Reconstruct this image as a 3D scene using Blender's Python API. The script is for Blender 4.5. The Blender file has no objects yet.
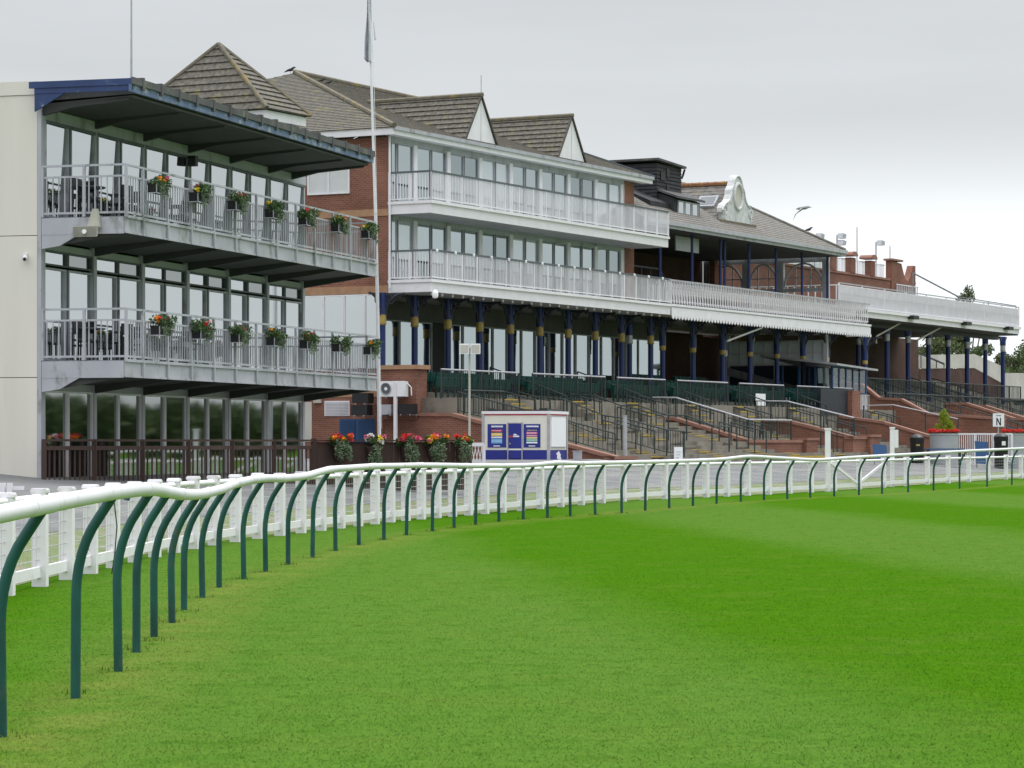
import bpy, math, random
import numpy as np
from mathutils import Vector
random.seed(7)
rng = np.random.default_rng(11)
C = bpy.context.scene
COL = C.collection
FPX = 2800.0; HZ = 443.0; EYE = 1.6

# ------------------------------------------------------------------ frames
class Frame:
    def __init__(f, X0, Y0, ux, uy):
        l = math.hypot(ux, uy); f.X0 = X0; f.Y0 = Y0; f.ux = ux/l; f.uy = uy/l
        f.rot = math.atan2(f.uy, f.ux)
    def world(f, s, w, z):
        return Vector((f.X0 + f.ux*s - f.uy*w, f.Y0 + f.uy*s + f.ux*w, z))
    def s_at(f, px, w):
        r = (px-512)/FPX
        X = f.X0 - f.uy*w; Y = f.Y0 + f.ux*w
        return (r*Y - X)/(f.ux - r*f.uy)
    def w_at(f, px, s):
        r = (px-512)/FPX
        X = f.X0 + f.ux*s; Y = f.Y0 + f.uy*s
        return (X - r*Y)/(f.uy + r*f.ux)
    def z_at(f, py, s, w):
        Y = f.Y0 + f.uy*s + f.ux*w
        return EYE + (HZ-py)*Y/FPX
    def local(f, X, Y):
        dx = X-f.X0; dy = Y-f.Y0
        return (dx*f.ux+dy*f.uy, -dx*f.uy+dy*f.ux)
W = Frame(0, 0, 1, 0)
S = Frame(-3.07, 106.0, .5314, 1.0)          # long grandstand front
L = Frame(-8.30, 60.0, .289, 1.0)            # hospitality building

def at(px, py, Y):
    return ((px-512)*Y/FPX, Y, EYE-(py-HZ)*Y/FPX)

# ------------------------------------------------------------------ mesh builder
class MB:
    def __init__(m): m.v = []; m.f = []
    def add(m, vs, fs):
        n = len(m.v); m.v += [tuple(p) for p in vs]; m.f += [tuple(i+n for i in q) for q in fs]; return m
    def box(m, x0, x1, y0, y1, z0, z1):
        if x0 > x1: x0, x1 = x1, x0
        if y0 > y1: y0, y1 = y1, y0
        if z0 > z1: z0, z1 = z1, z0
        return m.add([(x0,y0,z0),(x1,y0,z0),(x1,y1,z0),(x0,y1,z0),(x0,y0,z1),(x1,y0,z1),(x1,y1,z1),(x0,y1,z1)],
              [(3,2,1,0),(4,5,6,7),(0,1,5,4),(1,2,6,5),(2,3,7,6),(3,0,4,7)])
    def poly(m, pts): return m.add(pts, [tuple(range(len(pts)))])
    def prism(m, pts, ext):
        n = len(pts); e = Vector(ext)
        q = [tuple(Vector(p)+e) for p in pts]
        return m.add(list(pts)+q, [tuple(range(n))[::-1], tuple(range(n, 2*n))]+[(i,(i+1)%n,n+(i+1)%n,n+i) for i in range(n)])
    def bar(m, a, b, wd, ht=None):
        """square bar between two points, ht vertical size"""
        a = Vector(a); b = Vector(b); d = b-a; ht = ht or wd
        if d.length < 1e-6: return m
        d.normalize()
        up = Vector((0,0,1)) if abs(d.z) < .95 else Vector((1,0,0))
        x = d.cross(up).normalized()*wd/2; y = x.cross(d).normalized()*ht/2
        vs = [a-x-y, a+x-y, a+x+y, a-x+y, b-x-y, b+x-y, b+x+y, b-x+y]
        return m.add(vs, [(3,2,1,0),(4,5,6,7),(0,1,5,4),(1,2,6,5),(2,3,7,6),(3,0,4,7)])
    def tube(m, pts, r, n=8, cap=True):
        pts = [Vector(p) for p in pts]; N = len(pts)
        rr = r if hasattr(r, '__len__') else [r]*N
        vs = []; ref = None
        for i, p in enumerate(pts):
            d = (pts[min(i+1, N-1)]-pts[max(i-1, 0)])
            if d.length < 1e-9: d = Vector((0,0,1))
            d.normalize()
            if ref is None: ref = Vector((1,0,0)) if abs(d.x) < .8 else Vector((0,1,0))
            x = (ref - d*ref.dot(d)).normalized(); ref = x; y = d.cross(x)
            for k in range(n):
                a = 2*math.pi*k/n
                vs.append(p + (x*math.cos(a)+y*math.sin(a))*rr[i])
        fs = [(i*n+k, i*n+(k+1)%n, (i+1)*n+(k+1)%n, (i+1)*n+k) for i in range(N-1) for k in range(n)]
        if cap: fs += [tuple(range(n))[::-1], tuple(range((N-1)*n, N*n))]
        return m.add(vs, fs)
    def lathe(m, cx, cy, prof, n=16):
        vs = []; fs = []
        for r, z in prof:
            for k in range(n):
                a = 2*math.pi*k/n; vs.append((cx+r*math.cos(a), cy+r*math.sin(a), z))
        for i in range(len(prof)-1):
            for k in range(n): fs.append((i*n+k, i*n+(k+1)%n, (i+1)*n+(k+1)%n, (i+1)*n+k))
        fs += [tuple(range(n))[::-1], tuple(range((len(prof)-1)*n, len(prof)*n))]
        return m.add(vs, fs)
    def build(m, name, mat, parent=None, smooth=False, org=None):
        o3 = Vector(org) if org is not None else Vector(ORG.get(parent.name, (0,0,0)) if parent else (0,0,0))
        me = bpy.data.meshes.new(name)
        me.from_pydata([tuple(Vector(p)-o3) for p in m.v], [], m.f)
        me.validate(); me.update()
        if smooth:
            me.polygons.foreach_set('use_smooth', [True]*len(me.polygons))
            me.set_sharp_from_angle(angle=math.radians(40))
        me.materials.append(mat)
        o = bpy.data.objects.new(name, me); COL.objects.link(o)
        if parent:
            o.parent = parent; ORG[o.name] = tuple(o3)
        return o
ORG = {}

def tag(o, label=None, cat=None, group=None, kind=None):
    if label: o['label'] = label
    if cat: o['category'] = cat
    if group: o['group'] = group
    if kind: o['kind'] = kind
    return o
def thing(name, label, cat, fr=W, s=0, w=0, z=0, group=None):
    o = bpy.data.objects.new(name, None); COL.objects.link(o)
    o.empty_display_size = .3
    o.location = fr.world(s, w, z); o.rotation_euler = (0, 0, fr.rot)
    ORG[o.name] = (s, w, z)
    return tag(o, label, cat, group)
def solo(mb, name, mat, label, cat, fr=W, s=0, w=0, z=0, group=None, smooth=False, kind=None):
    """a thing that is one mesh; mb in frame coordinates"""
    o = mb.build(name, mat, None, smooth, org=(s, w, z))
    o.location = fr.world(s, w, z); o.rotation_euler = (0, 0, fr.rot)
    return tag(o, label, cat, group, kind)

ORD = ['first','second','third','fourth','fifth','sixth','seventh','eighth','ninth','tenth','eleventh','twelfth','thirteenth','fourteenth']

# ------------------------------------------------------------------ materials
def mat(name, col, rough=.7, var=.15, scale=3.0, detail=6, bump=0.0, bscale=30, metal=0.0, streak=0.0, dirt=None, dscale=.8, dth=.62, spec=.4):
    m = bpy.data.materials.new(name); m.use_nodes = True
    nt = m.node_tree; N = nt.nodes; K = nt.links
    b = N['Principled BSDF']
    b.inputs['Roughness'].default_value = rough; b.inputs['Metallic'].default_value = metal
    b.inputs['Specular IOR Level'].default_value = spec
    tc = N.new('ShaderNodeTexCoord')
    n1 = N.new('ShaderNodeTexNoise'); n1.inputs['Scale'].default_value = scale; n1.inputs['Detail'].default_value = detail
    mp = N.new('ShaderNodeMapping'); K.new(tc.outputs['Object'], mp.inputs[0])
    if streak: mp.inputs['Scale'].default_value = (1, 1, 1-streak)
    K.new(mp.outputs[0], n1.inputs['Vector'])
    mr = N.new('ShaderNodeMapRange'); mr.inputs[1].default_value = .3; mr.inputs[2].default_value = .7
    mr.inputs[3].default_value = 1-var; mr.inputs[4].default_value = 1+var
    K.new(n1.outputs['Fac'], mr.inputs[0])
    mx = N.new('ShaderNodeVectorMath'); mx.operation = 'SCALE'; mx.inputs[0].default_value = col[:3]
    K.new(mr.outputs[0], mx.inputs['Scale'])
    out = mx.outputs[0]
    if dirt:
        n2 = N.new('ShaderNodeTexNoise'); n2.inputs['Scale'].default_value = dscale; n2.inputs['Detail'].default_value = 8; n2.inputs['Roughness'].default_value = .65
        K.new(mp.outputs[0], n2.inputs['Vector'])
        r2 = N.new('ShaderNodeMapRange'); r2.interpolation_type = 'SMOOTHSTEP'
        r2.inputs[1].default_value = dth-.06; r2.inputs[2].default_value = dth+.12
        K.new(n2.outputs['Fac'], r2.inputs[0])
        mm = N.new('ShaderNodeMix'); mm.data_type = 'RGBA'
        K.new(r2.outputs[0], mm.inputs['Factor']); K.new(out, mm.inputs['A']); mm.inputs['B'].default_value = (*dirt[:3], 1)
        out = mm.outputs['Result']
    K.new(out, b.inputs['Base Color'])
    if bump:
        n3 = N.new('ShaderNodeTexNoise'); n3.inputs['Scale'].default_value = bscale; n3.inputs['Detail'].default_value = 4
        K.new(tc.outputs['Object'], n3.inputs['Vector'])
        bp = N.new('ShaderNodeBump'); bp.inputs['Strength'].default_value = bump; bp.inputs['Distance'].default_value = .02
        K.new(n3.outputs['Fac'], bp.inputs['Height']); K.new(bp.outputs[0], b.inputs['Normal'])
    return m
def brick_mat(name, c1, c2, mortar, bw=.225, bh=.075, rough=.85):
    m = bpy.data.materials.new(name); m.use_nodes = True
    nt = m.node_tree; N = nt.nodes; K = nt.links; b = N['Principled BSDF']; b.inputs['Roughness'].default_value = rough
    b.inputs['Specular IOR Level'].default_value = .2
    tc = N.new('ShaderNodeTexCoord'); sp = N.new('ShaderNodeSeparateXYZ'); K.new(tc.outputs['Object'], sp.inputs[0])
    ad = N.new('ShaderNodeMath'); K.new(sp.outputs[0], ad.inputs[0]); K.new(sp.outputs[1], ad.inputs[1])
    cb = N.new('ShaderNodeCombineXYZ'); K.new(ad.outputs[0], cb.inputs[0]); K.new(sp.outputs[2], cb.inputs[1])
    br = N.new('ShaderNodeTexBrick'); K.new(cb.outputs[0], br.inputs['Vector'])
    br.inputs['Scale'].default_value = 1; br.inputs['Brick Width'].default_value = bw; br.inputs['Row Height'].default_value = bh
    br.inputs['Mortar Size'].default_value = .008; br.inputs['Color1'].default_value = (*c1, 1); br.inputs['Color2'].default_value = (*c2, 1); br.inputs['Mortar'].default_value = (*mortar, 1)
    n1 = N.new('ShaderNodeTexNoise'); n1.inputs['Scale'].default_value = .7; n1.inputs['Detail'].default_value = 8; K.new(tc.outputs['Object'], n1.inputs['Vector'])
    mr = N.new('ShaderNodeMapRange'); mr.inputs[1].default_value = .3; mr.inputs[2].default_value = .7; mr.inputs[3].default_value = .72; mr.inputs[4].default_value = 1.22
    K.new(n1.outputs['Fac'], mr.inputs[0])
    mx = N.new('ShaderNodeVectorMath'); mx.operation = 'SCALE'; K.new(br.outputs['Color'], mx.inputs[0]); K.new(mr.outputs[0], mx.inputs['Scale'])
    K.new(mx.outputs[0], b.inputs['Base Color'])
    bp = N.new('ShaderNodeBump'); bp.inputs['Strength'].default_value = .3; bp.inputs['Distance'].default_value = .01; bp.invert = True
    K.new(br.outputs['Fac'], bp.inputs['Height']); K.new(bp.outputs[0], b.inputs['Normal'])
    return m
def glass_mat(name, tint, rough=.02, dark=.25, see=0.0, pale=False):
    """reflective double glazing: mirror-like coat over a dark room"""
    m = bpy.data.materials.new(name); m.use_nodes = True
    nt = m.node_tree; N = nt.nodes; K = nt.links; b = N['Principled BSDF']
    b.inputs['Base Color'].default_value = (*tint, 1); b.inputs['Metallic'].default_value = 1; b.inputs['Roughness'].default_value = rough
    tc = N.new('ShaderNodeTexCoord'); n = N.new('ShaderNodeTexNoise'); n.inputs['Scale'].default_value = .5; n.inputs['Detail'].default_value = 1
    K.new(tc.outputs['Object'], n.inputs['Vector'])
    bp = N.new('ShaderNodeBump'); bp.inputs['Strength'].default_value = .06; bp.inputs['Distance'].default_value = .05
    K.new(n.outputs['Fac'], bp.inputs['Height']); K.new(bp.outputs[0], b.inputs['Normal'])
    out = N['Material Output']
    if see:
        t = N.new('ShaderNodeBsdfTransparent'); t.inputs[0].default_value = (.9, .93, .92, 1)
    else:
        t = N.new('ShaderNodeBsdfDiffuse'); t.inputs[0].default_value = (.74, .73, .78, 1) if pale else (.03, .035, .035, 1)
    mx = N.new('ShaderNodeMixShader'); mx.inputs[0].default_value = see if see else dark
    K.new(b.outputs[0], mx.inputs[1]); K.new(t.outputs[0], mx.inputs[2]); K.new(mx.outputs[0], out.inputs['Surface'])
    return m
def backlit_mat(name, col):
    m = bpy.data.materials.new(name); m.use_nodes = True
    nt = m.node_tree; N = nt.nodes; K = nt.links; b = N['Principled BSDF']; b.inputs['Base Color'].default_value = (*col, 1); b.inputs['Roughness'].default_value = .4
    t = N.new('ShaderNodeBsdfTranslucent'); t.inputs[0].default_value = (*col, 1); ms = N.new('ShaderNodeMixShader'); ms.inputs[0].default_value = .55
    K.new(b.outputs[0], ms.inputs[1]); K.new(t.outputs[0], ms.inputs[2]); K.new(ms.outputs[0], N['Material Output'].inputs['Surface'])
    return m
def leaf_mat(name, c1, c2, scale=1.5):
    m = bpy.data.materials.new(name); m.use_nodes = True
    nt = m.node_tree; N = nt.nodes; K = nt.links; b = N['Principled BSDF']; b.inputs['Roughness'].default_value = .6
    b.inputs['Specular IOR Level'].default_value = .25
    g = N.new('ShaderNodeNewGeometry')
    mx = N.new('ShaderNodeMix'); mx.data_type = 'RGBA'; mx.inputs['A'].default_value = (*c1, 1); mx.inputs['B'].default_value = (*c2, 1)
    K.new(g.outputs['Random Per Island'], mx.inputs['Factor'])
    K.new(mx.outputs['Result'], b.inputs['Base Color'])
    t = N.new('ShaderNodeBsdfTranslucent'); K.new(mx.outputs['Result'], t.inputs[0])
    ms = N.new('ShaderNodeMixShader'); ms.inputs[0].default_value = .25
    K.new(b.outputs[0], ms.inputs[1]); K.new(t.outputs[0], ms.inputs[2]); K.new(ms.outputs[0], N['Material Output'].inputs['Surface'])
    return m
def grass_mat(name, blade=False):
    m = bpy.data.materials.new(name); m.use_nodes = True
    nt = m.node_tree; N = nt.nodes; K = nt.links; b = N['Principled BSDF']; b.inputs['Roughness'].default_value = .85
    b.inputs['Specular IOR Level'].default_value = .0
    g = N.new('ShaderNodeNewGeometry'); pos = g.outputs['Position']
    sp = N.new('ShaderNodeSeparateXYZ'); K.new(pos, sp.inputs[0])
    def math_(op, a, bb, clamp=False):
        n = N.new('ShaderNodeMath'); n.operation = op; n.use_clamp = clamp
        for i, q in enumerate((a, bb)):
            if q is None: continue
            if isinstance(q, (int, float)): n.inputs[i].default_value = q
            else: K.new(q, n.inputs[i])
        return n.outputs[0]
    def noise(scale, det=5, vec=None, rough=.55):
        n = N.new('ShaderNodeTexNoise'); n.inputs['Scale'].default_value = scale; n.inputs['Detail'].default_value = det; n.inputs['Roughness'].default_value = rough
        K.new(vec or pos, n.inputs['Vector']); return n.outputs['Fac']
    wob = math_('MULTIPLY', math_('SUBTRACT', noise(.12, 4), .5), 2.6)
    t = math_('ADD', math_('ADD', sp.outputs[0], math_('MULTIPLY', math_('SUBTRACT', sp.outputs[1], 16), .115)), wob)
    ph = math_('MULTIPLY', math_('SUBTRACT', t, 2.3), math.pi/5.3)
    sw = math_('MULTIPLY', math_('SINE', ph, None), 2.2)
    fac = math_('ADD', math_('MULTIPLY', math_('MAXIMUM', math_('MINIMUM', sw, 1), -1), .5), .5)   # 1 = lush stripe
    mx = N.new('ShaderNodeMix'); mx.data_type = 'RGBA'
    mx.inputs['A'].default_value = (.074, .152, .021, 1); mx.inputs['B'].default_value = (.047, .130, .005, 1)
    K.new(fac, mx.inputs['Factor'])
    # patchy wear and fine blade mottling
    def mixc(a, colb, f):
        q = N.new('ShaderNodeMix'); q.data_type = 'RGBA'; K.new(a, q.inputs['A']); q.inputs['B'].default_value = (*colb, 1); K.new(f, q.inputs['Factor']); return q.outputs['Result']
    def rng_(v, a, bb, c, d):
        r = N.new('ShaderNodeMapRange'); r.inputs[1].default_value = a; r.inputs[2].default_value = bb; r.inputs[3].default_value = c; r.inputs[4].default_value = d; K.new(v, r.inputs[0]); return r.outputs[0]
    c = mixc(mx.outputs['Result'], (.105, .150, .026), rng_(noise(.9, 7, rough=.7), .50, .72, 0, .38))
    c = mixc(c, (.036, .108, .008), rng_(noise(2.3, 6, rough=.65), .50, .72, 0, .65))
    fc = N.new('ShaderNodeFloatCurve'); K.new(math_('DIVIDE', sp.outputs[1], 120.0), fc.inputs['Value'])
    cv = fc.mapping.curves[0]; pts = [(10, -2.75), (18, -2.75), (25, -3.05), (31, -3.22), (39, -2.77), (46, -2.1), (52.7, -1.1), (61, 1.26), (71, 4.6), (80, 7.8), (90, 12.7), (107, 19)]
    while len(cv.points) < len(pts): cv.points.new(.5, .5)
    for p, (yy, xx) in zip(cv.points, pts): p.location = (yy/120, (xx+5)/40)
    fc.mapping.update()
    rx = math_('SUBTRACT', math_('MULTIPLY', fc.outputs[0], 40.0), 5.0)
    dr = math_('ABSOLUTE', math_('SUBTRACT', math_('SUBTRACT', sp.outputs[0], rx), .12), None)
    wear = math_('MULTIPLY', rng_(dr, .05, .75, 1, 0), rng_(noise(1.1, 6, rough=.7), .36, .60, .05, 1))
    c = mixc(c, (.140, .175, .036), math_('MULTIPLY', wear, .75))
    n4 = noise(28, 4, rough=.7)
    n5 = noise(7, 6, rough=.75); sq = N.new('ShaderNodeVectorMath'); sq.operation = 'SCALE'; K.new(c, sq.inputs[0]); K.new(rng_(n5, .3, .7, .84, 1.16), sq.inputs['Scale']); c = sq.outputs[0]
    sc = N.new('ShaderNodeVectorMath'); sc.operation = 'SCALE'; K.new(c, sc.inputs[0]); K.new(rng_(n4, .3, .7, .85, 1.15), sc.inputs['Scale'])
    col = sc.outputs[0]
    if blade:
        s2 = N.new('ShaderNodeVectorMath'); s2.operation = 'SCALE'; K.new(col, s2.inputs[0]); K.new(rng_(g.outputs['Random Per Island'], 0, 1, 1.0, 1.3), s2.inputs['Scale'])
        col = s2.outputs[0]
    K.new(col, b.inputs['Base Color'])
    if blade:
        tr = N.new('ShaderNodeBsdfTranslucent'); K.new(col, tr.inputs[0])
        nm = N.new('ShaderNodeVectorMath'); nm.operation = 'MULTIPLY_ADD'; K.new(g.outputs['Normal'], nm.inputs[0]); nm.inputs[1].default_value = (.3, .3, .3); nm.inputs[2].default_value = (0, 0, .8)
        nn = N.new('ShaderNodeVectorMath'); nn.operation = 'NORMALIZE'; K.new(nm.outputs[0], nn.inputs[0]); K.new(nn.outputs[0], b.inputs['Normal'])
        ms = N.new('ShaderNodeMixShader'); ms.inputs[0].default_value = .25
        K.new(b.outputs[0], ms.inputs[1]); K.new(tr.outputs[0], ms.inputs[2]); K.new(ms.outputs[0], N['Material Output'].inputs['Surface'])
    else:
        bp = N.new('ShaderNodeBump'); bp.inputs['Strength'].default_value = .35; bp.inputs['Distance'].default_value = .03
        K.new(n4, bp.inputs['Height']); K.new(bp.outputs[0], b.inputs['Normal'])
    return m

M = dict(
    turf=grass_mat('turf'), blade=grass_mat('turf_blade', True),
    dusty=mat('dusty_grass', (.125, .165, .055), .9, .2, 6, bump=.3, dirt=(.20, .185, .13), dscale=1.2, dth=.5),
    tarmac=mat('tarmac', (.16, .16, .162), .9, .2, .5, bump=.2, bscale=60, dirt=(.21, .205, .19), dscale=.25, dth=.55),
    white=mat('white_paint', (.77, .755, .79), .45, .05, 2, dirt=(.55, .56, .50), dscale=2.5, dth=.66),
    fencewhite=mat('white_fence_paint', (.82, .79, .83), .5, .05, 2, dirt=(.60, .60, .54), dscale=3, dth=.64),
    backlit=backlit_mat('backlit_white_pane', (.80, .84, .86)), skypane=mat('rooflight_pane', (.16, .17, .18), .3, .1, 2),  # end screen panes whitened to stand for the bright sky behind them
    oldwhite=mat('weathered_white', (.58, .58, .59), .7, .14, 4, bump=.5, bscale=7, dirt=(.34, .34, .33), dscale=2.2, dth=.58),
    whiterail=mat('white_rail_plastic', (.72, .71, .745), .45, .05, 2, dirt=(.47, .48, .42), dscale=4.0, dth=.60),
    green=mat('green_post_paint', (.009, .074, .064), .5, .3, 5, dirt=(.045, .085, .06), dscale=7, dth=.60, streak=.5),
    beige=mat('cream_cladding', (.70, .665, .595), .6, .05, 1.5, streak=.93, dirt=(.58, .545, .475), dscale=1.4, dth=.60),
    grey=mat('grey_paint', (.42, .425, .465), .5, .07, 2, streak=.6, dirt=(.24, .25, .24), dscale=1.4, dth=.66),
    palegrey=mat('pale_grey_paint', (.41, .415, .455), .5, .08, 2, streak=.5, dirt=(.22, .225, .22), dscale=2.2, dth=.57),
    soffit=mat('soffit_board', (.055, .058, .055), .8, .12, 1.5),  # near black colour stands for the deep shade under eaves and balconies
    darkroof=mat('dark_felt', (.09, .09, .095), .85, .25, 1.5, dirt=(.16, .16, .13), dscale=2, dth=.6),
    blue=mat('blue_fascia', (.028, .052, .15), .5, .15, 2, dirt=(.32, .36, .42), dscale=3.5, dth=.66),
    bluew=mat('weathered_blue', (.12, .17, .30), .55, .3, 3, dirt=(.42, .45, .47), dscale=5, dth=.57),
    column=mat('column_blue', (.014, .028, .125), .35, .15, 2),
    navyframe=mat('navy_frame', (.045, .06, .10), .45, .1, 2),
    darkframe=mat('dark_frame', (.10, .115, .125), .5, .1, 2),
    gold=mat('gold_paint', (.40, .29, .085), .4, .12, 5),
    iron=mat('dark_ironwork', (.025, .03, .04), .5, .2, 4),
    rail=mat('dark_green_rail', (.022, .035, .035), .45, .2, 4),
    galv=mat('galvanised', (.44, .44, .47), .4, .12, 4, metal=.35),
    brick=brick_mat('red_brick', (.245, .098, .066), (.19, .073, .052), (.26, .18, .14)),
    dbrick=brick_mat('shade_brown_brick', (.10, .05, .04), (.075, .038, .032), (.10, .07, .06)),  # brown brick, its colour lowered further for the shade under the stands
    buff=mat('buff_stone', (.36, .21, .125), .85, .14, 4, bump=.2),
    coping=mat('red_coping', (.27, .135, .10), .8, .15, 3, bump=.2, dirt=(.22, .13, .1), dscale=1.5, dth=.62),
    concrete=mat('terrace_concrete', (.225, .205, .172), .9, .16, 1.2, bump=.25, dirt=(.13, .118, .10), dscale=1.1, dth=.54),
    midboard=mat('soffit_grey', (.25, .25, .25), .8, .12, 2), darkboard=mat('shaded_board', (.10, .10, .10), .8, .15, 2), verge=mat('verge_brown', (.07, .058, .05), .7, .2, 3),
    paleconc=mat('pale_render', (.50, .48, .43), .85, .1, 1, dirt=(.4, .38, .33), dscale=.8, dth=.6),
    yellow=mat('yellow_nosing', (.44, .31, .05), .7, .18, 6, dirt=(.35, .3, .15), dscale=5, dth=.6),
    tile=mat('roof_tile', (.128, .116, .098), .9, .42, 7.5, bump=.8, bscale=10, dirt=(.22, .185, .08), dscale=1.6, dth=.60),
    ridge=mat('ridge_tile', (.145, .128, .098), .9, .2, 4, dirt=(.24, .175, .06), dscale=1.5, dth=.58),
    slate=mat('old_slate', (.165, .152, .138), .9, .28, 5, bump=.4, bscale=14, dirt=(.25, .17, .06), dscale=.5, dth=.66),
    redridge=mat('red_ridge_tile', (.23, .105, .05), .85, .25, 6, dirt=(.3, .2, .05), dscale=2, dth=.58),
    timber=mat('black_weatherboard', (.028, .028, .032), .75, .3, 3),
    brown=mat('brown_timber', (.062, .036, .030), .7, .22, 3, streak=.7),
    glass=glass_mat('coated_glass', (.76, .80, .80), .025, .12),
    glassd=glass_mat('dark_glass', (.50, .53, .51), .03, .25),
    glassw=glass_mat('blue_green_glass', (.60, .68, .68), .03, .15),
    glassv=glass_mat('darker_glass', (.52, .60, .60), .03, .28), glassc=glass_mat('curtained_glass', (.62, .70, .70), .03, .35, pale=True),
    glassb=glass_mat('blind_glass', (.76, .80, .80), .03, .68, pale=True),
    clear=glass_mat('clear_glass', (.8, .85, .85), .02, see=.86),
    blind=mat('window_blind', (.60, .62, .62), .6, .05, 2),
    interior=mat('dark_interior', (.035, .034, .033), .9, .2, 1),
    black=mat('black_plastic', (.015, .015, .017), .45, .2, 4),
    seat=mat('green_seat', (.006, .052, .042), .35, .15, 3),
    shutter=mat('blue_shutter', (.022, .075, .19), .5, .1, 3),
    navy=mat('navy_panel', (.022, .030, .24), .45, .1, 2),
    ivory=mat('ivory_panel', (.74, .72, .64), .5, .04, 2),
    signw=mat('sign_white', (.82, .83, .85), .5, .02, 2),
    signr=mat('sign_red', (.55, .05, .07), .5, .1, 2),
    signy=mat('sign_yellow', (.75, .52, .10), .5, .1, 2),
    signb=mat('sign_light_blue', (.16, .40, .68), .5, .1, 2),
    signg=mat('sign_green', (.16, .48, .35), .5, .1, 2),
    signp=mat('sign_pink', (.62, .16, .30), .5, .1, 2),
    flag=mat('flag_cloth', (.55, .55, .61), .8, .1, 2),
    lamp=mat('lamp_white', (.85, .86, .86), .4, .03, 2),
    horn=mat('horn_grey', (.44, .43, .37), .5, .1, 4),
    planter=mat('grey_planter', (.36, .375, .39), .55, .08, 2),
    leaf=leaf_mat('box_foliage', (.035, .085, .022), (.11, .17, .075)),
    sage=leaf_mat('trailing_foliage', (.13, .20, .115), (.24, .30, .19)),
    petr=leaf_mat('red_petal', (.62, .012, .02), (.75, .06, .05)),
    peto=leaf_mat('orange_petal', (.80, .20, .02), (.85, .42, .02)),
    pety=leaf_mat('yellow_petal', (.80, .55, .02), (.85, .70, .10)),
    petp=leaf_mat('pink_petal', (.65, .04, .16), (.70, .20, .28)),
    petw=leaf_mat('white_petal', (.75, .75, .72), (.85, .85, .82)),
    conifer=leaf_mat('golden_conifer', (.14, .22, .012), (.34, .40, .03)),
    tleaf=leaf_mat('tree_leaf', (.04, .075, .02), (.11, .15, .05)),
    tleaf2=leaf_mat('tree_leaf_olive', (.065, .09, .035), (.16, .18, .08)),
    bark=mat('bark', (.10, .08, .06), .9, .25, 5),
    bird=mat('bird_grey', (.30, .30, .30), .7, .2, 8),
    crow=mat('bird_black', (.012, .012, .014), .6, .2, 8),
)

# ------------------------------------------------------------------ paths
RAIL = [(0,737),(76,694),(117,671),(136.5,650),(153.8,640),(171,621.5),(184,611.5),(201.5,597.5),(219,586.5),(243,579),(265,572.5),(288,564.7),(313,558),(335,551),(358.5,545),(384,539.7),(407,535),(432.5,531),(454,528),(476,525),(498.5,521),(523.5,519),(547.3,517.8),(570,516.5),(594.8,515),(621.5,513.2),(645.5,511),(669,508),(693,506),(716.7,503.8),(740.7,501.4),(764,500),(787,499),(810,498),(834,496.5),(859,495),(882,494),(908,492.6),(933.6,491),(959.5,489),(987,486.6),(1012,485)]
RY = [(0,512),(60,503),(119,491.5),(152,489),(178,494),(193,495),(216,491.4),(240,482.3),(256.5,478.6),(298,478),(326,470),(367,466.5),(430,465),(460,465.7),(518,465.7),(538,464.7),(557,462.8),(577,463.4),(606,462.8),(660,461.6),(717,459.8),(747,456.5),(770,457.5),(815,460),(865,456.7),(916,454),(967,451),(1018,448.6),(1060,446.5)]
FENCE = [(16.5,29.7),(40.6,31.5),(68,33),(90,34),(136,37.8),(190,42.3),(234,45.3),(301,49.8),(341,52.4),(391,56.7),(467,61.8),(519,65.6),(559,69.8),(601,74.5),(642,78.6),(705,82.5),(747,85),(789,88.5),(829,92),(886,100.5),(926,107.4),(968,115),(1009,124)]
FPOST = [16.5,40.6,68,90,110,136,154,174,190,212,234,256.5,280,301,321,341,358,376,390.6,404.7,421,436.7,452,467.5,484,501,519,539.5,559,580,601,623.5,642,664.5,686,705,726,747,768.4,789.5,808.5,829,858,886,906,926,947,968,988,1009]
fx = np.array([p[0] for p in FENCE]); fd = np.array([p[1] for p in FENCE])
fpts = []
for p in FPOST:
    d = float(np.interp(p, fx, fd)); fpts.append(((p-512)*d/FPX, d))
fpts = [(-5.42, 22.4), (-5.40, 24.9), (-5.36, 27.3)] + fpts
e = fpts[-1]; fpts += [(e[0]+.95*k, e[1]+2.1*k) for k in range(1, 5)]
FP = np.array(fpts)
for _ in range(3): FP[1:-1] = .25*FP[:-2]+.5*FP[1:-1]+.25*FP[2:]
FPATH = np.vstack([[[-5.6, -20]], FP, [[FP[-1][0]+14, FP[-1][1]+30], [FP[-1][0]+60, FP[-1][1]+110]]])
def fence_dist(X, Y):
    """signed distance to the outer fence, positive on the building side"""
    best = 1e9; sg = 1
    P = np.array([X, Y])
    A = FPATH[:-1]; B = FPATH[1:]; D = B-A
    t = np.clip(((P-A)*D).sum(1)/(D*D).sum(1), 0, 1)
    Q = A+D*t[:, None]; dd = np.hypot(*(P-Q).T); i = int(dd.argmin())
    cr = D[i][0]*(P-A[i])[1]-D[i][1]*(P-A[i])[0]
    return dd[i] if cr > 0 else -dd[i]
def gz_d(d):
    if d < .3: return 0.0
    if d < 1.8: return .22*(d-.3)/1.5
    return min(.22+(d-1.8)*.092, 1.0)
def gz(X, Y): return gz_d(fence_dist(X, Y))

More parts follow.
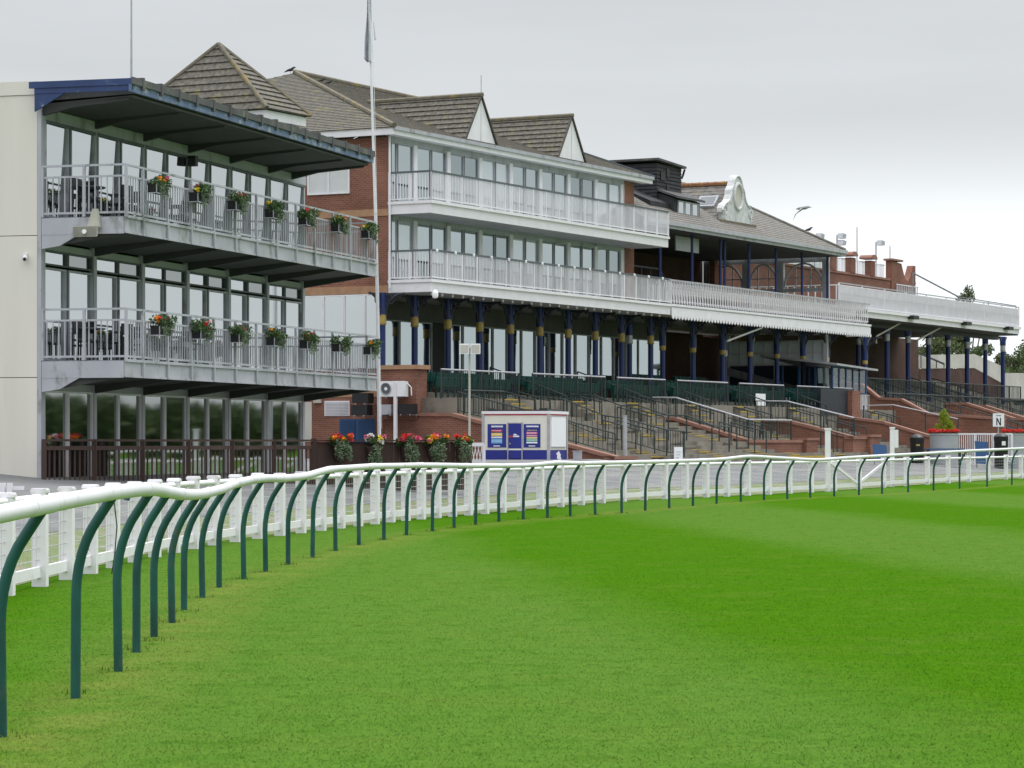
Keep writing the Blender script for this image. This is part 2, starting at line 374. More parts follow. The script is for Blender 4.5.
# ------------------------------------------------------------------ ground
def ground():
    m = MB(); m.poly([(-900,-300,0),(1500,-300,0),(1500,2200,0),(-900,2200,0)])
    tag(m.build('racecourse_turf', M['turf']), kind='structure')
    # raised verge + tarmac apron follow the outer fence
    path = FPATH; n = len(path)
    nor = []
    for i in range(n):
        d = path[min(i+1, n-1)]-path[max(i-1, 0)]; d = d/np.hypot(*d); nor.append((-d[1], d[0]))
    def strip(ds, zo):
        mb = MB(); k = len(ds)
        vs = [(path[i][0]+nor[i][0]*d, path[i][1]+nor[i][1]*d, gz_d(d)+zo) for i in range(n) for d in ds]
        fs = [(i*k+j, i*k+j+1, (i+1)*k+j+1, (i+1)*k+j) for i in range(n-1) for j in range(k-1)]
        fs = [q[::-1] for q in fs]
        return mb.add(vs, fs)
    tag(strip([.3, .8, 1.3, 1.8, 2.15], .004).build('grass_verge', M['dusty']), kind='structure')
    tag(strip([2.1, 4, 6, 8, 10.3, 14, 22, 60], .010).build('tarmac_apron', M['tarmac']), kind='structure')
    # short grass blades where the lens resolves them
    N = 300000
    u = rng.random(N)
    Y = 12.8*np.exp(u*np.log(115/12.8)); X = (rng.random(N)*2-1)*(Y*.19+.3)
    # thin out with distance follows from log spacing; keep only the track side of the fence
    hgt = rng.uniform(.006, .015, N)*np.clip(1.12-Y/105, .05, 1); ang = rng.random(N)*6.283; wd = rng.uniform(.0014, .0028, N)*(.55+Y/32)
    lean = rng.uniform(.5, 1.8, N)*hgt; la = rng.random(N)*6.283
    # longer tufts left by the mower round the rail posts
    tx = []; ty = []
    for p_, y_ in RAIL[:26]:
        d_ = 1.6*FPX/(y_-HZ); k_ = 45; a_ = rng.random(k_)*6.283; r_ = rng.random(k_)**.7*.16
        tx.append((p_-512)*d_/FPX+np.cos(a_)*r_); ty.append(d_+np.sin(a_)*r_*1.6)
    tx = np.concatenate(tx); ty = np.concatenate(ty); k_ = len(tx)
    X = np.concatenate([X, tx]); Y = np.concatenate([Y, ty]); hgt = np.concatenate([hgt, rng.uniform(.018, .05, k_)]); ang = np.concatenate([ang, rng.random(k_)*6.283])
    wd = np.concatenate([wd, rng.uniform(.002, .004, k_)*(.6+ty/40)]); lean = np.concatenate([lean, rng.uniform(.0, .04, k_)]); la = np.concatenate([la, rng.random(k_)*6.283])
    fi = np.interp(Y, FPATH[:, 1], FPATH[:, 0]); keep = (X > fi+.15) & (rng.random(len(X)) < np.clip(1.25-Y/92, .03, 1))
    X, Y, hgt, ang, wd, lean, la = [a[keep] for a in (X, Y, hgt, ang, wd, lean, la)]
    n = len(X); co = np.zeros((n, 3, 3))
    co[:, 0] = np.stack([X-np.cos(ang)*wd, Y-np.sin(ang)*wd, np.zeros(n)], 1)
    co[:, 1] = np.stack([X+np.cos(ang)*wd, Y+np.sin(ang)*wd, np.zeros(n)], 1)
    co[:, 2] = np.stack([X+np.cos(la)*lean, Y+np.sin(la)*lean, hgt], 1)
    tag(fastmesh('grass_blades', co.reshape(-1, 3), 3, M['blade']), kind='stuff', label='short mown grass blades over the track', cat='grass')
def fastmesh(name, co, k, material):
    me = bpy.data.meshes.new(name); nv = len(co); nf = nv//k
    me.vertices.add(nv); me.vertices.foreach_set('co', np.asarray(co, dtype=np.float32).ravel())
    me.loops.add(nv); me.loops.foreach_set('vertex_index', np.arange(nv, dtype=np.int32))
    me.polygons.add(nf); me.polygons.foreach_set('loop_start', np.arange(0, nv, k, dtype=np.int32))
    me.update(calc_edges=True); me.validate()
    me.materials.append(material)
    o = bpy.data.objects.new(name, me); COL.objects.link(o); return o
ground()

def leaves(clumps, n, size, seed=0, flat=.6):
    """leaf quads spread through ellipsoid clumps (cx,cy,cz,rx,ry,rz)"""
    r = np.random.default_rng(seed)
    cl = np.array(clumps); vol = (cl[:, 3]*cl[:, 4]*cl[:, 5])**.7; pick = r.choice(len(cl), n, p=vol/vol.sum())
    d = r.normal(size=(n, 3)); d /= np.linalg.norm(d, axis=1)[:, None]
    rad = r.random(n)**(.38)
    c = cl[pick, :3]+d*rad[:, None]*cl[pick, 3:]
    a = r.normal(size=(n, 3)); a /= np.linalg.norm(a, axis=1)[:, None]
    b = np.cross(a, r.normal(size=(n, 3))); b /= np.linalg.norm(b, axis=1)[:, None]
    sz = size*r.uniform(.55, 1.3, n)[:, None]
    q = np.stack([c-a*sz, c-b*sz*flat, c+a*sz, c+b*sz*flat], 1)
    return q.reshape(-1, 3)

# ------------------------------------------------------------------ running rail
def running_rail():
    px = np.array([p[0] for p in RAIL], float); d = 1.6*FPX/(np.array([p[1] for p in RAIL])-HZ)
    for _ in range(2): d[1:-1] = .25*d[:-2]+.5*d[1:-1]+.25*d[2:]
    X = (px-512)*d/FPX; P = np.stack([X, d], 1)
    P = np.vstack([[P[0]+(P[0]-P[1])*1.0*np.array([1, 1])], P, [P[-1]+(P[-1]-P[-2])], [P[-1]+2*(P[-1]-P[-2])]])
    n = len(P); root = thing('running_rail', 'white plastic running rail on curved dark green posts along the edge of the grass track', 'running rail', W, float(P[4][0]), float(P[4][1]), 0)
    tops = []
    ry_x = [q[0] for q in RY]; ry_y = [q[1] for q in RY]
    for i in range(n):
        t = P[min(i+1, n-1)]-P[max(i-1, 0)]; t = t/np.hypot(*t); nr = np.array([t[1], -t[0]])   # towards the track
        if nr[0] < .5: nr = np.array([.9, -.4])/np.hypot(.9, .4)
        off = .225
        q = P[i]+nr*off
        tx = 512+FPX*q[0]/q[1]
        z = EYE-(float(np.interp(tx, ry_x, ry_y))-HZ)*q[1]/FPX
        if i == 0: z = 1.22
        tops.append((q[0], q[1], z))
        zt = z-.03
        jit = random.uniform(-.012, .012)
        pts = [(P[i][0]-jit, P[i][1], -.1), (P[i][0], P[i][1], zt-.62)]
        for k in range(1, 9):
            a = min(k/5.5, 1)*math.radians(48); R = 1
            o = (1-math.cos(a))+max(0, k/5.5-1)*5.5*math.radians(48)/5.5*math.sin(math.radians(48)); h = math.sin(a)+max(0, k/5.5-1)*math.radians(48)*math.cos(math.radians(48))
            om = (1-math.cos(math.radians(48)))+(8/5.5-1)*math.radians(48)*math.sin(math.radians(48)); hm = math.sin(math.radians(48))+(8/5.5-1)*math.radians(48)*math.cos(math.radians(48))
            pts.append((P[i][0]+nr[0]*off*o/om, P[i][1]+nr[1]*off*o/om, zt-.62+.62*h/hm))
        MB().tube(pts, .032, 10).build('post', M['green'], root, smooth=True)
    # spline rail
    pts = []
    T = [Vector(t) for t in tops]
    for i in range(len(T)-1):
        p0, p1, p2, p3 = T[max(i-1, 0)], T[i], T[i+1], T[min(i+2, len(T)-1)]
        for k in range(8):
            u = k/8
            pts.append(.5*((2*p1)+(p2-p0)*u+(2*p0-5*p1+4*p2-p3)*u*u+(3*p1-p0-3*p2+p3)*u**3))
    pts.append(T[-1])
    MB().tube(pts, .048, 14).build('rail', M['whiterail'], root, smooth=True)
    for i in range(1, len(T)-1, 2):
        j = i*8
        MB().tube(pts[max(0, j-1):j+2], .0515, 14).build('joint_sleeve', M['whiterail'], root, smooth=True)
running_rail()

# ------------------------------------------------------------------ white outer fence
def white_fence():
    P = FP; n = len(P); root = thing('rail_fence', 'white post and rail fence with wire mesh behind the running rail', 'fence', W, float(P[6][0]), float(P[6][1]), 0)
    rr = []; br = []; wires = MB()
    for i in range(n):
        t = P[min(i+1, n-1)]-P[max(i-1, 0)]; t = t/np.hypot(*t); a = math.atan2(t[1], t[0])
        c, s = math.cos(a), math.sin(a)
        def R(x, y, z): return (P[i][0]+c*x-s*y, P[i][1]+s*x+c*y, z)
        mb = MB(); h = .08; tz = 1.085+random.uniform(-.012, .012); ln = random.uniform(-.012, .012)
        def bx(hx, z0, z1):
            vs = [R(-hx, -hx, z0), R(hx, -hx, z0), R(hx, hx, z0), R(-hx, hx, z0)]+[R(-hx+ln*z1, -hx, z1), R(hx+ln*z1, -hx, z1), R(hx+ln*z1, hx, z1), R(-hx+ln*z1, hx, z1)]
            mb.add(vs, [(3,2,1,0),(4,5,6,7),(0,1,5,4),(1,2,6,5),(2,3,7,6),(3,0,4,7)])
        bx(h, -.1, tz-.045); bx(h+.014, tz-.045, tz-.012); bx(h+.004, tz-.012, tz+.004)
        mb.build('post', M['fencewhite'], root)
        rr.append(R(0, 0, .985)); br.append(R(0, 0, .165))
    for i in range(n-1):
        pass
    m1 = MB(); m2 = MB()
    for i in range(n-1):
        m1.tube([rr[i], rr[i+1]], .045, 10); m2.bar(br[i], br[i+1], .05, .12)
        for z in (.30, .43, .56, .69, .82):
            a = Vector(rr[i]); b = Vector(rr[i+1]); a.z = z; b.z = z; wires.tube([a, b], .0055, 4, False)
        for k in range(1, 8):
            u = k/8; a = Vector(rr[i]).lerp(Vector(rr[i+1]), u); wires.tube([(a.x, a.y, .2), (a.x, a.y, .95)], .0022, 3, False)
    m1.build('top_rail', M['fencewhite'], root, True); m2.build('bottom_rail', M['fencewhite'], root); wires.build('wire_mesh', M['galv'], root)
    # gate bracing near the tall posts
    def fp(px):
        d = float(np.interp(px, fx, fd)); return Vector(((px-512)*d/FPX, d, 0))
    a, b, c = fp(831), fp(858), fp(886)
    mb = MB(); mb.bar(a+Vector((0, -.03, .95)), b+Vector((0, -.03, .2)), .05, .09); mb.bar(b+Vector((0, -.03, .2)), c+Vector((0, -.03, .95)), .05, .09)
    mb.build('diagonal_brace', M['fencewhite'], root)
    for px, top, w_, lab in ((829, 428, .17, 'tall white square post rising above the white fence'), (893.5, 427, .15, 'white marker post with a small box on its side by the fence')):
        p = fp(px)+Vector((0, .35, 0)); z = EYE+(HZ-top)*p.y/FPX
        t = thing('marker_post', lab, 'post', W, p.x, p.y, 0)
        mb = MB().box(p.x-w_/2, p.x+w_/2, p.y-w_/2, p.y+w_/2, -.1, z-.06); mb.box(p.x-w_/2-.02, p.x+w_/2+.02, p.y-w_/2-.02, p.y+w_/2+.02, z-.06, z)
        mb.build('post', M['fencewhite'], t)
        if px > 850:
            MB().box(p.x+w_/2+.003, p.x+w_/2+.14, p.y-.08, p.y+.08, z-.75, z-.1).build('box', M['fencewhite'], t)
white_fence()

# ------------------------------------------------------------------ generic pieces
def window(parent, fr_axis, a0, a1, c, z0, z1, bar=.06, fm='grey', gm='glass', depth=.06, name='window', split=None, cant=0):
    """framed window; fr_axis 's': runs along s at w=c facing -w; 'w': runs along w at s=c facing -s"""
    mb = MB()
    def bx(p0, p1, zz0, zz1):
        if fr_axis == 's': mb.box(p0, p1, c-depth, c, zz0, zz1)
        else: mb.box(c-depth, c, p0, p1, zz0, zz1)
    bx(a0, a0+bar, z0, z1); bx(a1-bar, a1, z0, z1); bx(a0+bar, a1-bar, z0, z0+bar); bx(a0+bar, a1-bar, z1-bar, z1)
    for sp in (split or []): bx(sp-bar/2, sp+bar/2, z0+bar, z1-bar)
    o = mb.build(name, M[fm], parent)
    t = random.uniform(-.012, .012); q = c-.012; p0, p1 = a0+bar*.6, a1-bar*.6
    if fr_axis == 's': pts = [(p0, q-t, z0+.03), (p1, q+t, z0+.03), (p1, q+t-cant, z1-.03), (p0, q-t-cant, z1-.03)]
    else: pts = [(q+t, p1, z0+.03), (q-t, p0, z0+.03), (q-t, p0, z1-.03), (q+t, p1, z1-.03)]
    MB().prism(pts, (0, .008, 0) if fr_axis == 's' else (.008, 0, 0)).build('pane', M[gm], o)
    return o
def picket_rail(parent, pts, zh, pitch, pr, pm, top_m, top=(.05, .05), low=.09, name='railing', mid=None, posts=None, post_m=None):
    """railing along a list of (s,w,z) points: returns railing part with sub-parts"""
    tr = MB(); pk = MB(); PS = []
    for a, b in zip(pts[:-1], pts[1:]):
        a = Vector(a); b = Vector(b); ln = (b-a).length; H = Vector((0, 0, zh))
        tr.bar(a+H, b+H, top[0], top[1])
        pk.bar(a+Vector((0, 0, low)), b+Vector((0, 0, low)), .035, .045)
        hi = zh-top[1]/2
        if mid: pk.bar(a+Vector((0, 0, mid)), b+Vector((0, 0, mid)), .03, .04); hi = mid
        k = max(1, int(ln/pitch))
        for i in range(k+1):
            p = a.lerp(b, i/k); pk.bar(p+Vector((0, 0, low)), p+Vector((0, 0, hi)), pr)
        if posts:
            kk = max(1, round(ln/posts))
            for i in range(kk+1):
                p = a.lerp(b, i/kk); PS.append(MB().bar(p, p+Vector((0, 0, zh)), .055))
    o = tr.build(name, top_m, parent); pk.build('pickets', pm, o)
    for q in PS: q.build('rail_post', post_m or pm, o)
    return o
def clip(poly, z, keep_above):
    out = []
    for i in range(len(poly)):
        a, b = poly[i], poly[(i+1) % len(poly)]
        ia = (a.z >= z) == keep_above or abs(a.z-z) < 1e-9; ib = (b.z >= z) == keep_above or abs(b.z-z) < 1e-9
        if ia: out.append(a)
        if ia != ib and abs(b.z-a.z) > 1e-9:
            t = (z-a.z)/(b.z-a.z); out.append(a.lerp(b, t))
    return out
def roof_plane(mb, pts, course=.3, lip=.024):
    """one slope laid in overlapping courses, every course a real step"""
    P = [Vector(p) for p in pts]
    n = (P[1]-P[0]).cross(P[2]-P[0]).normalized()
    if n.z < 0: n = -n; P = P[::-1]
    dz = course*math.sqrt(max(1e-6, 1-n.z*n.z)); z0 = min(p.z for p in P); z1 = max(p.z for p in P)
    k = 0
    while z0+k*dz < z1-1e-4:
        a = z0+k*dz; b = a+dz
        q = clip(clip(P, a, True), b, False) if True else P
        if len(q) >= 3:
            v = [p+n*(lip*(1-(p.z-a)/dz)+.004) for p in q]; mb.poly(v)
            for i in range(len(q)):
                p, r = q[i], q[(i+1) % len(q)]
                if abs(p.z-a) < 1e-4 and abs(r.z-a) < 1e-4 and (p-r).length > .02:
                    j = (i+1) % len(q); mb.poly([v[j], v[i], p-n*.01, r-n*.01])
        k += 1

# ------------------------------------------------------------------ planters with flowers
def blob(mb_pts): pass
def make_planter(nm, label, cat, fr, s, w, z, L_=.66, cols=('petr', 'pety'), trail=.22, group=None, seed=0, box_h=.2, along=True, nleaf=520, nflo=40):
    t = thing(nm, label, cat, fr, s, w, z, group)
    r = random.Random(seed)
    h = L_/2
    mb = MB().box(s-h, s+h, w-.1, w+.1, z, z+box_h)
    mb.box(s-h-.012, s+h+.012, w-.112, w+.112, z+box_h-.03, z+box_h+.004)
    mb.build('trough', M['black'], t)
    br = MB().box(s-h-.03, s-h-.016, w-.12, w+.12, z-.02, z+.0); br.box(s-h-.03, s-h-.016, w-.13, w-.115, z-.02, z+box_h*.9); br.box(s-h-.03, s-h*.2, w-.125, w-.113, z-.02, z-.0)
    br.build('bracket', M['palegrey'], t)
    cl = []
    for k in range(9):
        cl.append((s+r.uniform(-h, h), w+r.uniform(-.12, .06), z+box_h+r.uniform(.0, .15), .15, .15, .12))
    o = np.array((s, w, z))
    a = fastmesh('foliage', leaves(cl, nleaf, .038, seed)-o, 4, M['leaf']); a.parent = t
    cl = [(s+r.uniform(-h*.5, h), w-.13, z+box_h-r.uniform(-.05, trail), .11, .06, .13) for k in range(8)]
    a = fastmesh('trailing_foliage', leaves(cl, nleaf//2, .026, seed+1)-o, 4, M['sage']); a.parent = t
    for c in cols:
        cl = [(s+r.uniform(-h, h), w+r.uniform(-.13, .05), z+box_h+r.uniform(.06, .2), .055, .055, .045) for k in range(3)]
        a = fastmesh('flowers', leaves(cl, nflo, .03, seed+hash(c) % 97 if False else seed+len(c)*7+ord(c[-1]), .9)-o, 4, M[c]); a.parent = t
    return t

# ------------------------------------------------------------------ hospitality building (left)
def left_building():
    F = L
    t = thing('hospitality_building', 'three storey grey building with two glazed balconies and a cream end wall', 'building', F, 8.2, 5, .5)
    # cream end wall: three cladding panels
    mb = MB()
    for z0, z1 in ((-.1, 3.01), (3.025, 6.08), (6.095, 9.12)): mb.box(-.05, .16, 2.03, 13, z0, z1)
    mb.box(-.07, .17, 2.02, 13, 9.13, 9.42)
    mb.build('end_wall', M['beige'], t)
    MB().box(-.06, .02, 1.93, 2.02, .3, 9.0).build('corner_trim', M['palegrey'], t)
    MB().box(.17, 16.3, 2.25, 12, .3, 9.0).build('core', M['interior'], t)
    MB().box(16.3, 16.42, 2.0, 12, .3, 9.0).build('far_wall', M['grey'], t)
    LV = [(6.50, 8.60, None), (3.40, 5.42, 5.84), (.55, 2.74, None)]
    for k in range(7):
        s = min(max(2.7*k+.06, .1), 16.24)
        MB().box(s-.075, s+.075, 1.94, 2.06, .4, 8.9).build('column', M['grey'], t)
    MB().box(0, 16.4, 1.93, 2.1, 8.61, 8.85).build('head_beam', M['palegrey'], t)
    for li, (z0, z1, tz) in enumerate(LV):
        for k in range(12):
            a0 = .06+1.35*k+(.075 if k % 2 == 0 else .012); a1 = .06+1.35*(k+1)-(.075 if k % 2 == 1 else .012)
            gm = ('glass', 'glass', 'glassd')[li]
            dk = (k % 2 == 0)
            o = window(t, 's', a0, a1-(.10 if dk and li < 2 else 0), 2.03, z0, z1, .04, ('palegrey', 'palegrey', 'white')[li], gm, depth=(.12 if li == 0 else .06), cant=(.075 if li == 0 else 0))  # upper panes leaned outwards so they mirror sky instead of the dark soffit
            if dk and li < 2:
                MB().box(a1-.10, a1-.012, 1.92 if li == 0 else 1.985, 2.03, z0, z1).build('door_jamb', M['navyframe'], t)
            if tz: window(t, 's', a0, a1, 2.04, z1+.05, tz-.04, .04, 'darkframe', 'glassd' if k % 2 else 'glass', name='transom_window')
            elif li == 0:
                MB().box(a0, a1, 1.89, 1.905, z1-.07, z1).build('blind_box', M['darkframe'], t)
    MB().box(0, 16.4, 2.0, 2.1, 5.80, 5.95).build('head_beam', M['grey'], t)
    MB().box(0, 16.4, 2.0, 2.1, 2.74, 2.9).build('head_beam', M['grey'], t)
    # roof
    prof = [(-.22, 9.08), (2.2, 8.98), (13, 8.98), (13, 9.36), (2.2, 9.37), (-.22, 9.36)]
    MB().prism([(.0, w, z) for w, z in prof], (15.55, 0, 0)).build('roof', M['darkroof'], t)
    mb = MB().box(-.29, 15.6, -.28, -.222, 9.09, 9.25)
    mb.build('fascia', M['bluew'], t)
    mb = MB().box(-.27, -.203, -.28, 2.12, 9.24, 9.38); mb.box(-.25, -.202, -.28, 2.0, 9.12, 9.235)
    mb.prism([(-.24, 2.0, 9.115), (-.24, 2.0, 8.74), (-.24, 1.3, 9.115)], (.05, 0, 0))
    mb.build('fascia', M['blue'], t)
    mb = MB().box(-.29, 15.6, -.33, -.283, 9.25, 9.40)
    for k in range(16): mb.box(k*1.0+.2, k*1.0+.3, -.345, -.20, 9.18, 9.44)
    mb.build('gutter', M['darkroof'], t)
    MB().prism([(0, 2.0, 8.86), (0, 2.0, 8.93), (0, -.2, 9.05), (0, -.2, 9.0)], (15.4, 0, 0)).build('soffit', M['soffit'], t)
    for k in range(7):
        s = min(2.7*k+.06, 15.3)
        MB().prism([(s-.06, 1.95, 8.86), (s-.06, 1.95, 8.68), (s-.06, 1.2, 8.84), (s-.06, -.1, 8.95), (s-.06, -.1, 9.02)], (.12, 0, 0)).build('roof_bracket', M['soffit'], t)
    # balconies
    for zi, zt in enumerate((6.47, 3.38)):
        b = MB().box(.02, 16.5, .03, 1.98, zt-.12, zt).build('balcony', M['palegrey'], t)
        fa = MB().box(-.03, 16.55, -.03, .03, zt-.36, zt-.02); fa.box(-.05, 16.55, -.07, -.032, zt-.04, zt+.02); fa.box(-.05, 16.55, -.06, -.032, zt-.37, zt-.33)
        for k in range(13):
            s = (0 if k == 0 else .85+1.35*(k-1)); s = min(s, 16.4)
            if k: fa.box(s-.03, s+.03, -.085, -.034, zt-.36, zt-.02)
        fa.box(-.06, -.032, .0, 1.92, zt-.38, zt-.02); fa.box(16.52, 16.56, 0, 1.95, zt-.36, zt-.02)
        fa.prism([(-.055, 1.92, zt-.37), (-.055, 1.92, zt-.68), (-.055, 1.5, zt-.62), (-.055, 1.02, zt-.37)], (.05, 0, 0))
        fa.build('edge_beam', M['palegrey'], b)
        MB().prism([(.03, .05, zt-.13), (.03, 1.95, zt-.13), (.03, 1.95, zt-.48), (.03, .05, zt-.30)], (16.4, 0, 0)).build('soffit', M['soffit'], b)
        for k in range(7):
            s = min(2.7*k+.06, 16.3)
            MB().prism([(s-.05, 1.95, zt-.45), (s-.05, 1.95, zt-.66), (s-.05, .05, zt-.38), (s-.05, .05, zt-.30)], (.1, 0, 0)).build('cantilever_beam', M['soffit'], b)
        o = picket_rail(t, [(-.03, 1.95, zt), (-.03, -.03, zt), (16.5, -.03, zt), (16.5, 1.95, zt)], 1.10, .135, .022, M['palegrey'], M['palegrey'], (.045, .045), .08, mid=.86)
        ps = MB()
        for k in range(13):
            s = (-.03 if k == 0 else .85+1.35*(k-1)); s = min(s, 16.5); MB().box(s-.03, s+.03, -.075, -.02, zt-.02, zt+1.1).build('rail_post', M['palegrey'], o)
        for w in (.9, 1.88): MB().box(-.06, -.01, w, w+.06, zt, zt+1.1).build('rail_post', M['palegrey'], o)
    # little extras
    h = thing('horn_loudspeaker', 'grey horn loudspeaker under the corner of the upper balcony', 'loudspeaker', F, -.2, .75, 6.3)
    mb = MB()
    c = Vector((-.2, .75, 6.32))
    mb.prism([(-.45, .45, 6.0), (-.45, 1.0, 6.0), (-.45, 1.0, 6.22), (-.45, .45, 6.22)], (.02, 0, 0))
    def frus(a, b): return mb.add(a+b, [(0,1,2,3),(7,6,5,4)]+[(i, 4+i, 4+(i+1) % 4, (i+1) % 4) for i in range(4)])
    frus([(-.45, .44, 6.0), (-.45, 1.0, 6.0), (-.45, 1.0, 6.23), (-.45, .44, 6.23)], [(-.05, .58, 6.12), (-.05, .78, 6.12), (-.05, .78, 6.26), (-.05, .58, 6.26)])
    mb.build('horn', M['horn'], h)
    MB().prism([(-.2, .5, 6.22), (-.2, .8, 6.22), (-.2, .66, 6.62), (-.2, .56, 6.62)], (.1, 0, 0)).build('driver', M['horn'], h)
    MB().tube([(-.46, .72, 6.11), (-.5, .72, 6.11)], .05, 8).build('nozzle', M['lamp'], h)
    cw = F.w_at(27, 0); cz = F.z_at(258, 0, cw)
    h = thing('security_camera', 'small white security camera on the cream end wall', 'camera', F, -.06, cw, cz)
    MB().tube([(-.06, cw, cz+.06), (-.12, cw, cz+.06)], .05, 10).build('mount', M['white'], h, True)
    MB().tube([(-.08, cw, cz+.02), (-.22, cw-.05, cz-.04)], .05, 10).build('body', M['white'], h, True)
    MB().tube([(-.22, cw-.05, cz-.04), (-.235, cw-.055, cz-.045)], .035, 8).build('lens', M['black'], h)
    a = MB().tube([(-.1, -.2, 9.4), (-.1, -.2, 12.6)], [.025, .012], 6)
    solo(a, 'aerial', M['galv'], 'thin aerial mast standing at the roof corner of the grey building', 'aerial', F, -.1, -.2, 9.4)
    # downlights / speaker box under the roof
    s = F.s_at(189, 1.9)
    MB().box(s-.09, s+.09, 1.7, 1.9, 8.35, 8.6).build('wall_speaker', M['black'], t)
    # flower boxes on both rails
    up = [158, 199, 237, 274, 307, 339, 369]; lo = [161, 202, 240, 275, 308, 340, 371]
    cu = [('peto', 'petp'), ('pety', 'petp'), ('pety', 'petr'), ('pety',), ('petw', 'petr'), ('petr', 'pety'), ('pety',)]
    clo = [('peto', 'petr'), ('petw', 'petr'), ('petp',), ('pety', 'peto'), ('petr', 'peto'), ('petw',), ('petr', 'peto')]
    nm = {'peto': 'orange', 'petp': 'pink', 'pety': 'yellow', 'petr': 'red', 'petw': 'white'}
    for row, pxs, cc, zt in (('upper', up, cu, 6.47), ('middle', lo, clo, 3.38)):
        for i, p in enumerate(pxs):
            s = F.s_at(p, -.2)
            cols = ' and '.join(nm[c] for c in cc[i])
            make_planter('flower_box', f'flower box with {cols} blooms, {ORD[i]} from the left on the {"upper" if row=="upper" else "lower"} balcony rail', 'flower box', F, s, -.2, zt+.58,
                         .68, cc[i], .25, 'flower boxes hung on the balcony rails', seed=10+i+(50 if row == 'upper' else 0))
left_building()

# bistro chairs and tables on the balconies
def chair_mesh():
    mb = MB()
    for x in (-.2, .2):
        for y in (-.2, .2): mb.bar((x, y, 0), (x, y, .45 if y < 0 else .88), .03)
    mb.box(-.22, .22, -.22, .22, .43, .47); mb.box(-.22, .22, .18, .21, .62, .88)
    return mb
def table_mb():
    mb = MB(); mb.lathe(0, 0, [(.38, .70), (.40, .72), (.38, .735)], 18); mb.tube([(0, 0, .03), (0, 0, .7)], .03, 8); mb.lathe(0, 0, [(.22, 0), (.2, .03), (.03, .05)], 12); return mb
def furniture():
    cm = None; tm = None; i = 0
    for floor, zt in (('upper', 6.47), ('middle', 3.38)):
        for k, s in enumerate((.5, 1.35, 2.3, 3.6, 5.6, 6.6)):
            if cm is None:
                o = chair_mesh().build('balcony_chair', M['black']); cm = o
            else:
                o = cm.copy(); COL.objects.link(o)
            o.location = L.world(s, 1.15+.25*(k % 2), zt); o.rotation_euler = (0, 0, L.rot+[0, 1.4, 3.0, -1.5, .2, 2.6][k])
            tag(o, 'black metal chair on the %s balcony, %s from its left end' % ('upper' if floor == 'upper' else 'lower', ORD[k]), 'chair', 'chairs on the left balconies')
        for k, s in enumerate((.95, 3.0, 6.1)):
            if tm is None: o = table_mb().build('balcony_table', M['darkframe'], smooth=True); tm = o
            else: o = tm.copy(); COL.objects.link(o)
            o.location = L.world(s, 1.3, zt)
            tag(o, 'round grey bistro table on the %s balcony, %s from its left end' % ('upper' if floor == 'upper' else 'lower', ORD[k]), 'table', 'tables on the left balconies')
furniture()

